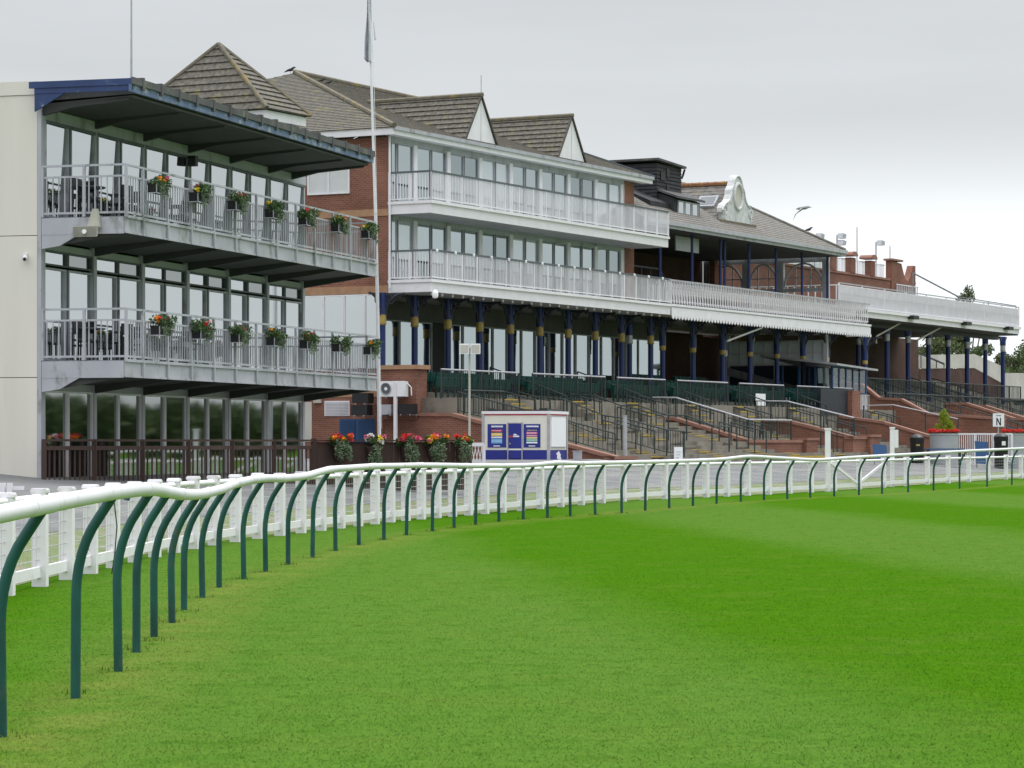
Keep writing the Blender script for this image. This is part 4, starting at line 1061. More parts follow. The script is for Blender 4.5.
    for a, b in zip(wq[:-1], wq[1:]):
        ls.box(se-.05, se+.05, (a+b)/2-.04, (a+b)/2+.04, 5.8, 6.95)
        PN.append(MB().box(se-.012, se+.012, a+.12, b-.12, 5.8, 6.9)); BL.append(MB().box(se-.03, se+.03, a+.12, b-.12, 3.4, 5.68))
    o = ls.build('end_screen', M['white'], t); 
    for q in PN: q.build('pane', M['backlit'], o)
    for q in BL: q.build('blue_panel', M['navyframe'], o)
    st = MB(); st.prism([(se-.4, 7.4, 5.6), (se-.4, 7.4, 5.2), (se-.4, 2.2, 3.9), (se-.4, 2.2, 4.3)], (.2, 0, 0)); st.build('stair_stringer', M['palegrey'], t)
    mb = MB()
    for px0, px1, py0, py1 in ((735, 800, 322, 312),): pass
    MB().bar(S.world(0,0,0)*0+Vector((S.s_at(727, 1.0), 1.0, 6.45)), Vector((S.s_at(762, .2), .2, 7.15)), .06, .08).build('awning_arm', M['white'], t)
old_stand()
def stand_a_columns():
    t = bpy.data.objects['brick_stand']
    for k in range(10):
        column(t, (2.06+PIT*(k-1) if k < 9 else 23.6) if k else -.2, 1.9 if k else 2.02, 3.2 if k else 4.55, 7.33)
stand_a_columns()

# ------------------------------------------------------------------ far terrace stand (right)
def far_stand():
    t = thing('terrace_stand', 'low stand on the right with white roof rail and blue columns', 'grandstand', S, 65, 5, 4)
    zd = 8.85; s0, s1 = 47.3, 78.2
    MB().box(s0, s1, 2.05, 12, zd-.5, zd).build('deck', M['soffit'], t)
    f = MB().box(s0+1.8, s1, 1.97, 2.03, zd-.42, zd+.02); f.box(s0+1.8, s1+.05, 1.85, 1.97, zd-.12, zd+.03)
    f.box(s1-.03, s1+.04, 2.0, 12, zd-.42, zd+.02)
    f.build('edge_board', M['white'], t)
    rl = MB().bar((s0, 2.0, 10.12), (s1, 2.0, 10.12), .05, .06); rl.bar((s0, 2.0, 9.55), (s1, 2.0, 9.55), .03)
    ro = rl.build('railing', M['galv'], t)
    pk = MB(); s = s0+.2
    while s < s1-.1:
        pk.bar((s, 2.0, zd+.08), (s-.22, 1.96, 10.0), .045); pk.bar((s+.1, 2.12, zd+.05), (s+.02, 2.1, 9.95), .05); s += .185
    pk.bar((s0, 2.0, zd+.1), (s1, 2.0, zd+.1), .04); pk.bar((s0, 2.0, 10.0), (s1, 2.0, 10.0), .04)
    for k in range(10): s = s0+(s1-s0)*k/9; pk.bar((s, 2.0, zd), (s, 2.0, 10.1), .06)
    pk.build('slats', M['white'], ro)
    # left return of the railing
    mb = MB()
    for k in range(14): w = 2.1+k*.4; mb.bar((s0-.1, w, zd), (s0-.1, w, 10.0), .05)
    mb.bar((s0-.1, 2, 10.0), (s0-.1, 7.8, 10.0), .05); mb.build('railing', M['white'], t)
    for i, k in enumerate(range(8)):
        column(t, 55.1+3.5*k, 3.5, 4.0, zd-.5, band=(7.45, 7.8), bracket=False, r=.14)
        mb = MB(); s = 55.1+3.5*k
        for dx in (-1, 1):
            mb.prism([(s+dx*.1, 3.45, zd-.5), (s+dx*.75, 3.45, zd-.5), (s+dx*.1, 3.45, zd-1.1)], (0, .1, 0))
        mb.build('bracket', M['column'], t)
    column(t, 59.3, 5.5, 4.0, zd-.5, band=(7.3, 7.6), bracket=False, r=.13)
    mb = MB()
    for a, b in ((58.3, 55.3), (65.2, 62.0)): mb = MB(); mb.bar((a, 2.1, zd-.2), (b, 2.9, zd-1.3), .07, .09); mb.bar((b, 2.9, zd-1.3), (b, 2.9, zd-1.7), .07); mb.build('awning_arm', M['horn'], t)
    for s in (49.5, 57.8, 67, 75): MB().box(s, s+.9, 1.6, 1.95, zd-.25, zd-.05).build('loudspeaker', M['black'], t)
    # back wall + parapet with brick piers
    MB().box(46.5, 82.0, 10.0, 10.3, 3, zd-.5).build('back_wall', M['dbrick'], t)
    MB().box(48, s1, 3.3, 3.7, zd-.75, zd-.5).build('edge_girder', M['iron'], t)
    MB().box(46.4, 46.6, 7.6, 10.3, 3, zd-.5).build('side_wall', M['dbrick'], t)
    MB().box(44.6, 75.8, 8.0, 8.3, zd, 11.6).build('parapet', M['brick'], t)
    MB().box(44.6, 75.8, 7.94, 8.36, 11.61, 11.74).build('parapet_coping', M['coping'], t)
    prs = []
    for p in (833, 852, 871.5): prs.append(S.s_at(p, 8.0))
    for s in prs:
        o = MB().box(s-.36, s+.36, 7.9, 8.3, 11.74, 12.65).build('pier', M['brick'], t)
        c = MB(); c.prism([(s-.52, 7.8, 12.75)]+[(s+.52*math.cos(a), 7.8, 12.8+.22*math.sin(a)) for a in np.linspace(math.pi, 0, 9)]+[(s+.52, 7.8, 12.75)], (0, .8, 0)); c.build('pier_cap', M['coping'], o)
    a, b = S.s_at(892, 8.0), S.s_at(914, 8.0)
    mm = S.s_at(900, 8)
    curve = [(mm+(b-.45-mm)*k/10, 7.9, 12.75-1.0*math.sin(k/10*math.pi)) for k in range(11)]
    mb = MB().prism([(a-.3, 7.9, 11.0), (b, 7.9, 11.0), (b, 7.9, 12.75)]+curve[::-1]+[(a-.3, 7.9, 12.85)], (0, .4, 0)); mb.build('pier', M['brick'], t)
    MB().box(a-.45, mm+.05, 7.8, 8.4, 12.86, 12.98).build('pier_cap', M['coping'], t)
    mb = MB()
    for k in range(12): s = a+.1+(b-a)*k/12; mb.bar((s, 7.7, 9.5), (s, 7.7, 11.4), .05)
    mb.bar((a, 7.7, 11.4), (b, 7.7, 11.4), .06); mb.build('railing', M['white'], t)
    mb = MB()
    for x0, x1 in zip([45.2]+prs, prs+[a]):
        k = int((x1-x0)/.22)
        for i in range(k): s = x0+(x1-x0)*i/k; mb.bar((s, 8.5, 11.3), (s, 8.5, 12.6), .04)
        mb.bar((x0, 8.5, 12.6), (x1, 8.5, 12.6), .05)
    mb.build('railing', M['white'], t)
    q1, q2, q3 = S.s_at(913, 2.4), S.s_at(959, 2.4), S.s_at(1016, 2.4)
    mb = MB().bar((q1, 2.4, S.z_at(273, q1, 2.4)), (q2, 2.4, S.z_at(297, q2, 2.4)), .06, .07); mb.bar((q2, 2.4, S.z_at(297, q2, 2.4)), (q3, 2.4, S.z_at(306, q3, 2.4)), .05, .05)
    for q, y_ in ((q1, 273), (q2, 297), ((q2+q3)/2, 302), (q3, 306)): mb.bar((q, 2.4, zd), (q, 2.4, S.z_at(y_, q, 2.4)), .05); mb.build('handrail', M['galv'], t)
    # roof flood lamps
    for i, (p, top) in enumerate(((815, 235), (837, 235), (857, 227), (876, 242), (890, 246))):
        s = S.s_at(p, 9.0); zt = S.z_at(top, s, 9.0)
        if i in (1, 3, 0):
            f = thing('floodlight', 'floodlight on a thin pole behind the brick parapet, %s from the left' % ('first', 'second', '', 'third')[i], 'floodlight', S, s, 9.0, 8.8, 'floodlights on the far parapet')
            MB().tube([(s, 9, 8.8), (s, 9, zt)], .045, 6).build('pole', M['galv'], f)
            MB().prism([(s-.1, 8.6, zt-.2), (s+.45, 8.6, zt-.2), (s+.55, 8.6, zt+.05), (s+.0, 8.6, zt+.1)], (0, .35, 0)).build('lamp_head', M['galv'], f)
            if i == 1: MB().prism([(s-.1, 8.6, zt-.6), (s+.45, 8.6, zt-.6), (s+.55, 8.6, zt-.35), (s+.0, 8.6, zt-.3)], (0, .35, 0)).build('lamp_head', M['galv'], f)
        else:
            q = MB().tube([(s, 9, 8.8), (s, 9, zt)], [.05, .03], 6)
            solo(q, 'aerial', M['galv'], ('tall thin aerial behind the middle brick parapet pier', 'short thin aerial beside the end brick parapet pier')[i == 4], 'aerial', S, s, 9.0, 8.8)
            if i == 2:
                MB
    # terraces of the far stand
    te = thing('far_terrace', 'concrete terrace steps under the right hand stand', 'terrace', S, 62, 0, 1)
    mb = MB(); n = 26
    for i in range(n):
        w = -7.0+i*.62; z = 1.0+(i+1)*.178
        mb.box(48.3, 82, w, 10.0 if i == n-1 else w+.64, .4, z)
    mb.build('steps', M['concrete'], te)
    rp = thing('ramp_wall', 'pale rendered ramp wall seen between the far blue columns', 'wall', S, 70, 13, 3)
    sa, sb = 66.5, 80.5
    wv = 10.6
    P = [(921.5, 355), (974.5, 354), (1002, 366), (1002, 383), (974.5, 368), (921.5, 368.5)]
    mb = MB(); mb.prism([(S.s_at(p, wv), wv, S.z_at(q, S.s_at(p, wv), wv)) for p, q in P], (0, .2, 0)); mb.build('parapet', M['paleconc'], rp)
    P = [(921.5, 369), (974, 368.5), (1001.5, 383.5), (1001.5, 400), (921.5, 400)]
    mb = MB(); mb.prism([(S.s_at(p, wv), wv+.03, S.z_at(q, S.s_at(p, wv), wv)) for p, q in P], (0, .15, 0)); mb.build('base', M['dbrick'], rp)
    P = [(1007, 373), (1060, 373), (1060, 400), (1007, 400)]
    mb = MB(); mb.prism([(S.s_at(p, wv), wv, S.z_at(q, S.s_at(p, wv), wv)) for p, q in P], (0, .2, 0)); mb.build('parapet', M['paleconc'], rp)
    a = S.s_at(921, 10.2); b = S.s_at(944, 10.2)
    mb = MB(); mb.bar((a, 10.2, S.z_at(354, a, 10.2)), (b, 10.2, S.z_at(364, b, 10.2)), .1)
    for k in range(4): s = a+(b-a)*k/3; mb.bar((s, 10.2, S.z_at(354+10*k/3, s, 10.2)), (s, 10.2, S.z_at(368, s, 10.2)), .05)
    mb.build('handrail', M['iron'], rp)
far_stand()

# ------------------------------------------------------------------ near terrace, deck, walls
WZ = [(-.55, 3.33)]
def near_terrace():
    te = thing('concrete_terrace', 'wide concrete terrace steps in front of the brick stand', 'terrace', S, 20, -4, 1)
    for x0, x1, n, wf in ((.15, 17.68, 10, -7.3), (18.02, 47.9, 8, -6.0)):
        mb = MB()
        for i in range(n):
            w = wf+i*.63; z = 1.0+(i+1)*.165
            mb.box(x0, x1, w, -1.0 if i == n-1 else w+.66, .4, z)
        mb.build('steps', M['concrete'], te)
    MB().box(.15, 47.9, -1.0, 9, .5, 3.32).build('deck', M['concrete'], te)
    for s in AISLES:
        yl = MB(); st = MB()
        wf = -7.3 if s < 17.8 else -6.0
        for i in range(20 if s < 17.8 else 16):
            w = wf+i*.315; z = 1.0+(i+1)*.0825; yon = (i//4) % 2 == 0
            st.box(s-.55, s+.55, w, w+.34, .9, z+.012)
            if yon: yl.box(s-.55, s+.55, w-.004, w+.07, z+.013, z+.02); yl.box(s-.55, s+.55, w-.006, w-.001, z-.03, z+.02) if yon else None
        for i in range(4):
            w = -1.9+i*.3; z = (2.65 if s < 17.8 else 2.4)+(i+1)*(.165 if s < 17.8 else .22)
            st.box(s-.55, s+.55, w, w+.32, 2, z); yl.box(s-.55, s+.55, w-.006, w+.07, z+.002, z+.01); yl.box(s-.55, s+.55, w-.008, w-.001, z-.04, z+.01)
        o = st.build('aisle_steps', M['concrete'], te); yl.build('step_nosings', M['yellow'], o)
    for i, (a, b) in enumerate(((18.2, 25), (29.4, 36))):
        pass
    MB().box(18.1, 25.2, -6.2, -6.1, .9, 1.04).build('kerb_line', M['yellow'], te)
AISLES = [4.6, 10.4, 15.6, 21.6, 27.0, 33.4, 44]
near_terrace()

def flank(name, label, fr, s, prof, base, th=.32, tail=None, pier=None):
    """low brick wall with coping, profile list of (w,z) going outwards, optional tail along +s at the bottom"""
    t = thing(name, label, 'wall', fr, s, prof[0][0], base)
    m = MB().prism([(s-th/2, w, z-.12) for w, z in prof]+[(s-th/2, prof[-1][0], base), (s-th/2, prof[0][0], base)], (th, 0, 0))
    c = MB()
    for (w0, z0), (w1, z1) in zip(prof[:-1], prof[1:]): c.bar((s, w0, z0-.06), (s, w1-.03, z1-.06), th+.14, .13)
    w, z = prof[-1]
    if tail:
        m.box(s+th/2, s+tail, w, w+th, base, z-.12); c.box(s-th/2-.07, s+tail, w-.07, w+th+.07, z-.125, z)
        if pier:
            m.box(s+tail-.02, s+tail+pier, w-.2, w+th+.2, base, z-.02); c.box(s+tail-.08, s+tail+pier+.06, w-.26, w+th+.26, z-.021, z+.09)
    m.build('brickwork', M['brick'], t); c.build('coping', M['coping'], t)
    return t
def walls():
    flank('flank_wall', 'long red brick flank wall with sloping coping behind the kiosk', S, -.02, [(1.9, 2.76), (-1.0, 2.73), (-7.8, 1.12)], .3, tail=1.7)
    t = thing('gate_pier', 'tall red brick pier with stone cap beside the air conditioner', 'pier', S, 0, 1.3, .5)
    w0, w1 = S.w_at(416.5, -.3), S.w_at(381, -.3)
    MB().box(-.3, .5, w0, w1, 2.5, 4.4).build('brickwork', M['brick'], t); MB().box(-.38, .6, w0-.1, w1+.08, 4.4, 4.56).build('cap', M['buff'], t)
    flank('flank_wall', 'red brick flank wall in the middle of the terrace, carrying the pale topped railing', S, 17.85, [(-.9, 2.72), (-2.0, 2.70), (-5.4, 1.74)], .6, tail=6.1, pier=1.3)
    flank('flank_wall', 'short red brick flank wall ending at a low pier behind the tall white post', S, 29.0, [(-1.0, 2.72), (-2.6, 2.68), (-5.9, 1.90)], .6, tail=1.6, pier=1.2)
    flank('flank_wall', 'red brick flank wall with red coping left of the conifer planter', S, 39.6, [(-1.0, 3.0), (-3.4, 2.68), (-6.4, 1.82)], .6)
    flank('flank_wall', 'tall red brick wall with stepped buff coping above the conifer planter', S, 48.0, [(2.2, 4.9), (.9, 4.75), (0, 4.02), (-1.27, 3.95), (-2.7, 3.2), (-6.9, 2.9)], .6)
    flank('flank_wall', 'red brick flank wall behind the letter sign at the right', S, 60.5, [(.6, 3.9), (-.6, 3.9), (-3.4, 3.02), (-6.8, 2.9)], .6)
    flank('flank_wall', 'farthest red brick flank wall at the right edge of the terrace', S, 64.5, [(.4, 3.8), (-.4, 3.8), (-3.0, 3.0), (-6.8, 2.9)], .6)
walls()

def bar_rail(name, label, pts, h=1.0, pitch=.14, topm='rail', barm='rail', top=.06, bars=True, posts=1.4, group='railings on the terraces', low=.1, midrail=None, pr=.02):
    t = thing(name, label, 'railing', S, *pts[0], group=group)
    H = Vector((0, 0, h)); tr = MB(); bb = MB()
    V = [Vector(p) for p in pts]
    for a, b in zip(V[:-1], V[1:]):
        tr.tube([a+H, b+H], top/2, 6)
        ln = (b-a).length
        if bars:
            bb.bar(a+Vector((0,0,low)), b+Vector((0,0,low)), .03)
            k = max(1, int(ln/pitch))
            for i in range(k): p = a.lerp(b, (i+.5)/k); bb.bar(p+Vector((0,0,low)), p+H, pr)
        if midrail: tr.tube([a+Vector((0,0,midrail)), b+Vector((0,0,midrail))], top/2.4, 6)
    tr.build('top_rail', M[topm], t)
    if bars: bb.build('bars', M[barm], t)
    tot = []
    for a, b in zip(V[:-1], V[1:]):
        k = max(1, round((b-a).length/posts)); tot += [a.lerp(b, i/k) for i in range(k)]
    tot.append(V[-1])
    for p in tot: MB().tube([p-Vector((0,0,.05)), p+H], top/2, 6).build('post', M[barm], t)
    return t
def tz(w, s=0): return 1.0+.262*(w+(7.3 if s < 17.8 else 6.0))+.08
def railings():
    # front rail of the seat deck, in lengths between the aisles
    segs = [(441, 518.6), (532.5, 605), (617, 665), (677, 727.6), (739, 783.5), (797, 829), (833, 852)]
    names = ['leftmost', 'second from left', 'third from left', 'fourth from left', 'fifth from left', 'sixth from left', 'rightmost']
    for i, (a, b) in enumerate(segs):
        s0, s1 = S.s_at(a, -.6), S.s_at(b, -.6)
        bar_rail('deck_railing', 'green barred railing with pale top rail before the green seats, %s length' % names[i], [(s0, -.6, 3.32), (s1, -.6, 3.32)], 1.06, .15, 'galv', 'rail', .075, pr=.022)
    bar_rail('deck_railing', 'black barred railing at the left end of the deck beside the brick pier', [(.4, -1.2, 2.65), (3.6, -1.2, 2.65)], .95, .2)
    # pale topped railing on the middle flank walls
    bar_rail('ramp_railing', 'pale topped barred railing running down the middle flank wall', [(17.85, -.9, 2.72), (17.85, -2.0, 2.70), (17.85, -5.4, 1.74), (22.6, -5.4, 1.74)], .86, .17, 'galv', 'rail', .075)
    bar_rail('ramp_railing', 'pale topped barred railing on the short flank wall', [(29, -1.0, 2.72), (29, -2.6, 2.68), (29, -5.9, 1.90)], .86, .17, 'galv', 'rail', .075)
    bar_rail('ramp_railing', 'plain pale handrail against the tall brick wall above the planter', [(41.5, -1.6, 2.6), (41.5, -3.2, 2.62), (41.5, -6.6, 1.9)], .9, bars=False, topm='galv', barm='rail', top=.06)
    bar_rail('stepped_railing', 'dark stepped handrail descending the terrace right of the kiosk', [(9.5, -1.2, 2.6), (9.5, -2.2, 2.6), (9.5, -3.4, 2.15), (9.5, -4.2, 2.15), (9.5, -5.5, 1.75), (9.5, -6.3, 1.75), (9.5, -7.4, 1.35), (11.2, -7.4, 1.3)], .95, bars=False)
    bar_rail('stepped_railing', 'dark barred railing descending the terrace just right of the kiosk', [(4.8, -2.2, 2.45), (4.8, -3.2, 2.35), (4.8, -5.0, 1.7), (4.8, -5.8, 1.6), (4.8, -7.6, 1.15), (6.4, -7.6, 1.1)], .95, .22)
    bar_rail('stepped_railing', 'dark barred railing above the long flank wall behind the kiosk', [(.3, -1.0, 2.73), (.3, -4.4, 1.92), (.3, -7.6, 1.15)], .8, .2)
    n = 0
    for s in AISLES:
        for sg in (-.62, .62):
            for w0, w1 in ((-1.0, -2.4), (-3.1, -4.6), (-5.3, -6.9)):
                if (w0 < -5 and s > 30) or (w0 == -3.1 and AISLES.index(s) % 2 == 0) or (w0 == -5.3 and AISLES.index(s) % 2): continue
                lab = 'dark sloping step handrail on the %s aisle from the left, %s side, %s flight' % (ORD[AISLES.index(s)], 'left' if sg < 0 else 'right', {-1.0: 'top', -3.1: 'middle', -5.3: 'bottom'}[w0])
                t = thing('step_handrail', lab, 'handrail', S, s+sg, w0, tz(w0, s), 'sloping handrails beside the terrace aisles')
                w1 = max(w1, -5.9) if s > 17.8 else w1; a, b = Vector((s+sg, w0, tz(w0, s))), Vector((s+sg, w1, tz(w1, s)))
                H = Vector((0, 0, .88))
                MB().tube([a+H, b+H, b+H*.55], .03, 6).build('rail', M['rail'], t, True)
                for p, q in ((a, 1), (b, .6), (a.lerp(b, .5), 1)): MB().tube([p-Vector((0,0,.1)), p+H*q], .026, 6).build('post', M['rail'], t)
    # deck aisle slanted rails up to the seats
    for i, p in enumerate((525, 611, 671, 733, 790)):
        s = S.s_at(p, 0)
        bar_rail('aisle_handrail', 'dark slanted handrail through the gap in the deck railing, %s from the left' % ORD[i], [(s, 1.6, 3.75), (s, -1.9, 2.55)], .92, bars=False, group='slanted handrails on the seat deck')
    # far stand railings
    bar_rail('terrace_railing', 'upper barred railing across the far terrace behind the blue columns', [(51.5, 3.1, 4.2), (82, 3.1, 4.2)], 1.0, .26, 'rail', 'rail', .07, pr=.03, posts=2.4)
    bar_rail('terrace_railing', 'lower barred railing across the far terrace in front of the blue columns', [(51, .7, 3.3), (82, .7, 3.3)], 1.0, .26, 'rail', 'rail', .07, pr=.03, posts=2.4)
    for i, s in enumerate((52.2, 56.8, 66.0, 70.5)):
        bar_rail('terrace_railing', 'long dark sloping handrail down the far terrace steps, %s from the left' % ORD[i], [(s, 5.0, 4.6), (s, -6.4, 1.25)], .95, bars=(i % 2 == 1), pitch=.28, midrail=.5, posts=1.7)
    for i, s in enumerate((50.2, 54.4, 58.5, 68.4)):
        bar_rail('terrace_railing', 'short dark handrail low on the far terrace steps, %s from the left' % ORD[i], [(s, -3.4, 2.1), (s, -6.8, 1.15)], .9, bars=False, midrail=.45)
railings()

def seats():
    mb = MB()
    mb.box(-.2, .2, .12, .17, .34, .80); mb.prism([(-.2, .1, .40), (-.2, .02, .42), (-.2, -.02, .78), (-.2, .04, .80)], (.4, 0, 0))
    mb.box(-.03, .03, .1, .17, 0, .4)
    base = None; gaps = [S.s_at(p, 0) for p in (525, 611, 671, 733, 790)]
    rows = [(.15, 3.33, .9, 44), (.95, 3.55, .9, 44), (1.6+1.0, 3.75, 25, 33), (3.4, 4.0, 25, 33)]
    mbs = MB()
    for w, z, a, b in rows:
        if z > 3.4:
            mbs.box(a, b, w-.3, w+.5 if w < 1 else w+.5, 3.3, z-.002)
        s = a
        while s < b:
            if all(abs(s-g) > .75 for g in gaps) and not (1.7 < w < 2 and False):
                if base is None: o = mb.build('stadium_seat', M['seat']); base = o
                else: o = base.copy(); COL.objects.link(o)
                o.location = S.world(s, w, z); o.rotation_euler = (0, 0, S.rot)
                tag(o, 'green tip up stadium seat in the rows behind the deck railing', 'seat', 'green seats in rows on the deck')
            s += .47
    te = bpy.data.objects['concrete_terrace']; mbs.build('seat_steps', M['concrete'], te)
seats()

def hut():
    se = 43.6
    t = thing('glazed_hut', 'low white hut with blue windows and grey roof beside the old stand', 'hut', S, se, 1, 3.3)
    a = S.s_at(833, -.3); b = S.s_at(867, -.3)
    mb = MB().box(a, b, -.3, 2.6, 3.1, 4.1); mb.build('wall', M['white'], t)
    k = 5
    fr = MB(); pn = MB()
    for i in range(k+1): s = a+(b-a)*i/k; fr.box(s-.05, s+.05, -.28, -.2, 4.1, 5.5)
    fr.box(a, b, -.28, -.2, 4.1, 4.2); fr.box(a, b, -.28, -.2, 5.4, 5.5); fr.box(a-.03, a+.05, -.3, 2.5, 4.1, 4.2)
    for i in range(4): w = -.25+i*.9; fr.box(a-.04, a+.04, w-.05, w+.05, 4.1, 5.5)
    o = fr.build('window', M['shutter'], t)
    pn.box(a+.05, b-.05, -.25, -.235, 4.2, 5.4); pn.box(a-.005, a+.005, -.2, 2.4, 4.2, 5.4); pn.build('pane', M['clear'], o)
    MB().prism([(a-.7, -.8, 5.52), (b+.3, -.8, 5.35), (b+.3, 3.4, 5.6), (a-.7, 3.4, 6.0)], (0, 0, .1)).build('roof', M['galv'], t)
    g = thing('screen_panel', 'dark fence panel with a red brick end pier in front of the hut', 'fence', S, 37, -.9, 2.9)
    a0, b0 = S.s_at(820, -1.0), S.s_at(848, -1.0)
    MB().box(a0, b0, -1.05, -.98, 3.0, 4.3).build('panel', M['iron'], g)
    a1, b1 = S.s_at(848.5, -1.1), S.s_at(857, -1.1)
    MB().box(a1, b1, -1.3, -.9, 2.3, 4.25).build('pier', M['brick'], g)
    g = thing('wire_gate', 'pale wire gate between the brick pier and the tall brick wall', 'gate', S, b1, -1, 2.6)
    a2 = S.s_at(869, -1.1)
    mb = MB(); mb.bar((b1+.05, -1.1, 4.05), (a2, -1.1, 4.05), .05); mb.bar((b1+.05, -1.1, 2.8), (a2, -1.1, 2.8), .05)
    for i in range(9): s = b1+.05+(a2-b1-.05)*i/8; mb.bar((s, -1.1, 2.8), (s, -1.1, 4.05), .035)
    mb.build('frame', M['galv'], g)
hut()

# ------------------------------------------------------------------ flagpole, lamps, kiosk, bins, signs
def flagpole():
    Y = 77.5; b = at(380, 470, Y); z0 = gz(b[0], Y)
    t = thing('flagpole', 'tall white flagpole between the grey building and the brick stand', 'flagpole', W, b[0], Y, z0)
    top = at(368.6, -14, Y)
    MB().tube([(b[0], Y, z0-.1), (at(376.5, 250, Y)[0], Y, at(0, 250, Y)[2]), top], [.05, .042, .03], 10).build('pole', M['white'], t, True)
    MB().tube([(top[0], Y, top[2]), (top[0], Y, top[2]+.08)], .05, 8).build('truck', M['white'], t)
    MB().tube([(top[0]+.06, Y-.05, top[2]-.2), (at(372.5, 60, Y)[0]+.05, Y-.05, 11.5), (b[0]+.05, Y-.05, 2.0)], .006, 4).build('halyard', M['white'], t)
    # hanging flag: soft vertical folds
    fl = thing('flag', 'limp pale lilac flag hanging from the flagpole', 'flag', W, top[0], Y, 12.5)
    vs = []; fs = []; rows = 26; colsn = 9
    y0 = -6; y1 = 63
    for i in range(rows+1):
        u = i/rows; py = y0+(y1-y0)*u
        xr = 370.9+u*1.0; wd = 3.2+u*4.6
        for j in range(colsn+1):
            v = j/colsn
            q = at(xr-wd*v+.35*math.sin(u*9+v*5), py+v*v*(1.5-5*u if u > .9 else 1), Y)
            vs.append((q[0], Y-.02+.09*math.sin(v*9+u*2.4)*(.4+u), q[2]))
    for i in range(rows):
        for j in range(colsn):
            a = i*(colsn+1)+j; fs.append((a, a+1, a+colsn+2, a+colsn+1))
    m = MB().add(vs, fs); o = m.build('cloth', M['flag'], fl, True)
    md = o.modifiers.new('thick', 'SOLIDIFY'); md.thickness = .006
    q = at(373.5, 22, Y); q2 = at(375.2, 40, Y)
    MB().tube([q, q2], [.01, .03], 5).build('flag_tail', M['flag'], fl)
flagpole()

def lamp_pole():
    Y = 92.0; p = at(469.5, 350, Y); z0 = gz(p[0], Y)
    t = thing('lamp_post', 'thin pole with two pale box floodlights left of the kiosk', 'lamp post', W, p[0], Y, z0)
    MB().tube([(p[0], Y, z0-.1), (p[0], Y, p[2]+.1)], [.04, .032], 8).build('pole', M['horn'], t, True)
    for sg, px in ((-1, 464.5), (1, 475.5)):
        q = at(px, 349, Y)
        mb = MB(); x = q[0]; z = q[2]
        mb.add([(x-.16, Y-.2, z-.17), (x+.16, Y-.2, z-.17), (x+.16, Y+.1, z-.13), (x-.16, Y+.1, z-.13), (x-.16, Y-.2, z+.17), (x+.16, Y-.2, z+.17), (x+.16, Y+.1, z+.13), (x-.16, Y+.1, z+.13)], [(3,2,1,0),(4,5,6,7),(0,1,5,4),(1,2,6,5),(2,3,7,6),(3,0,4,7)])
        o = mb.build('lamp_head', M['lamp'], t); MB().box(x-.13, x+.13, Y-.215, Y-.202, z-.13, z+.13).build('lens', M['paleconc'], o)
    MB().bar((at(463, 349, Y)[0], Y+.05, p[2]), (at(477, 349, Y)[0], Y+.05, p[2]), .05).build('crossbar', M['horn'], t)
lamp_pole()

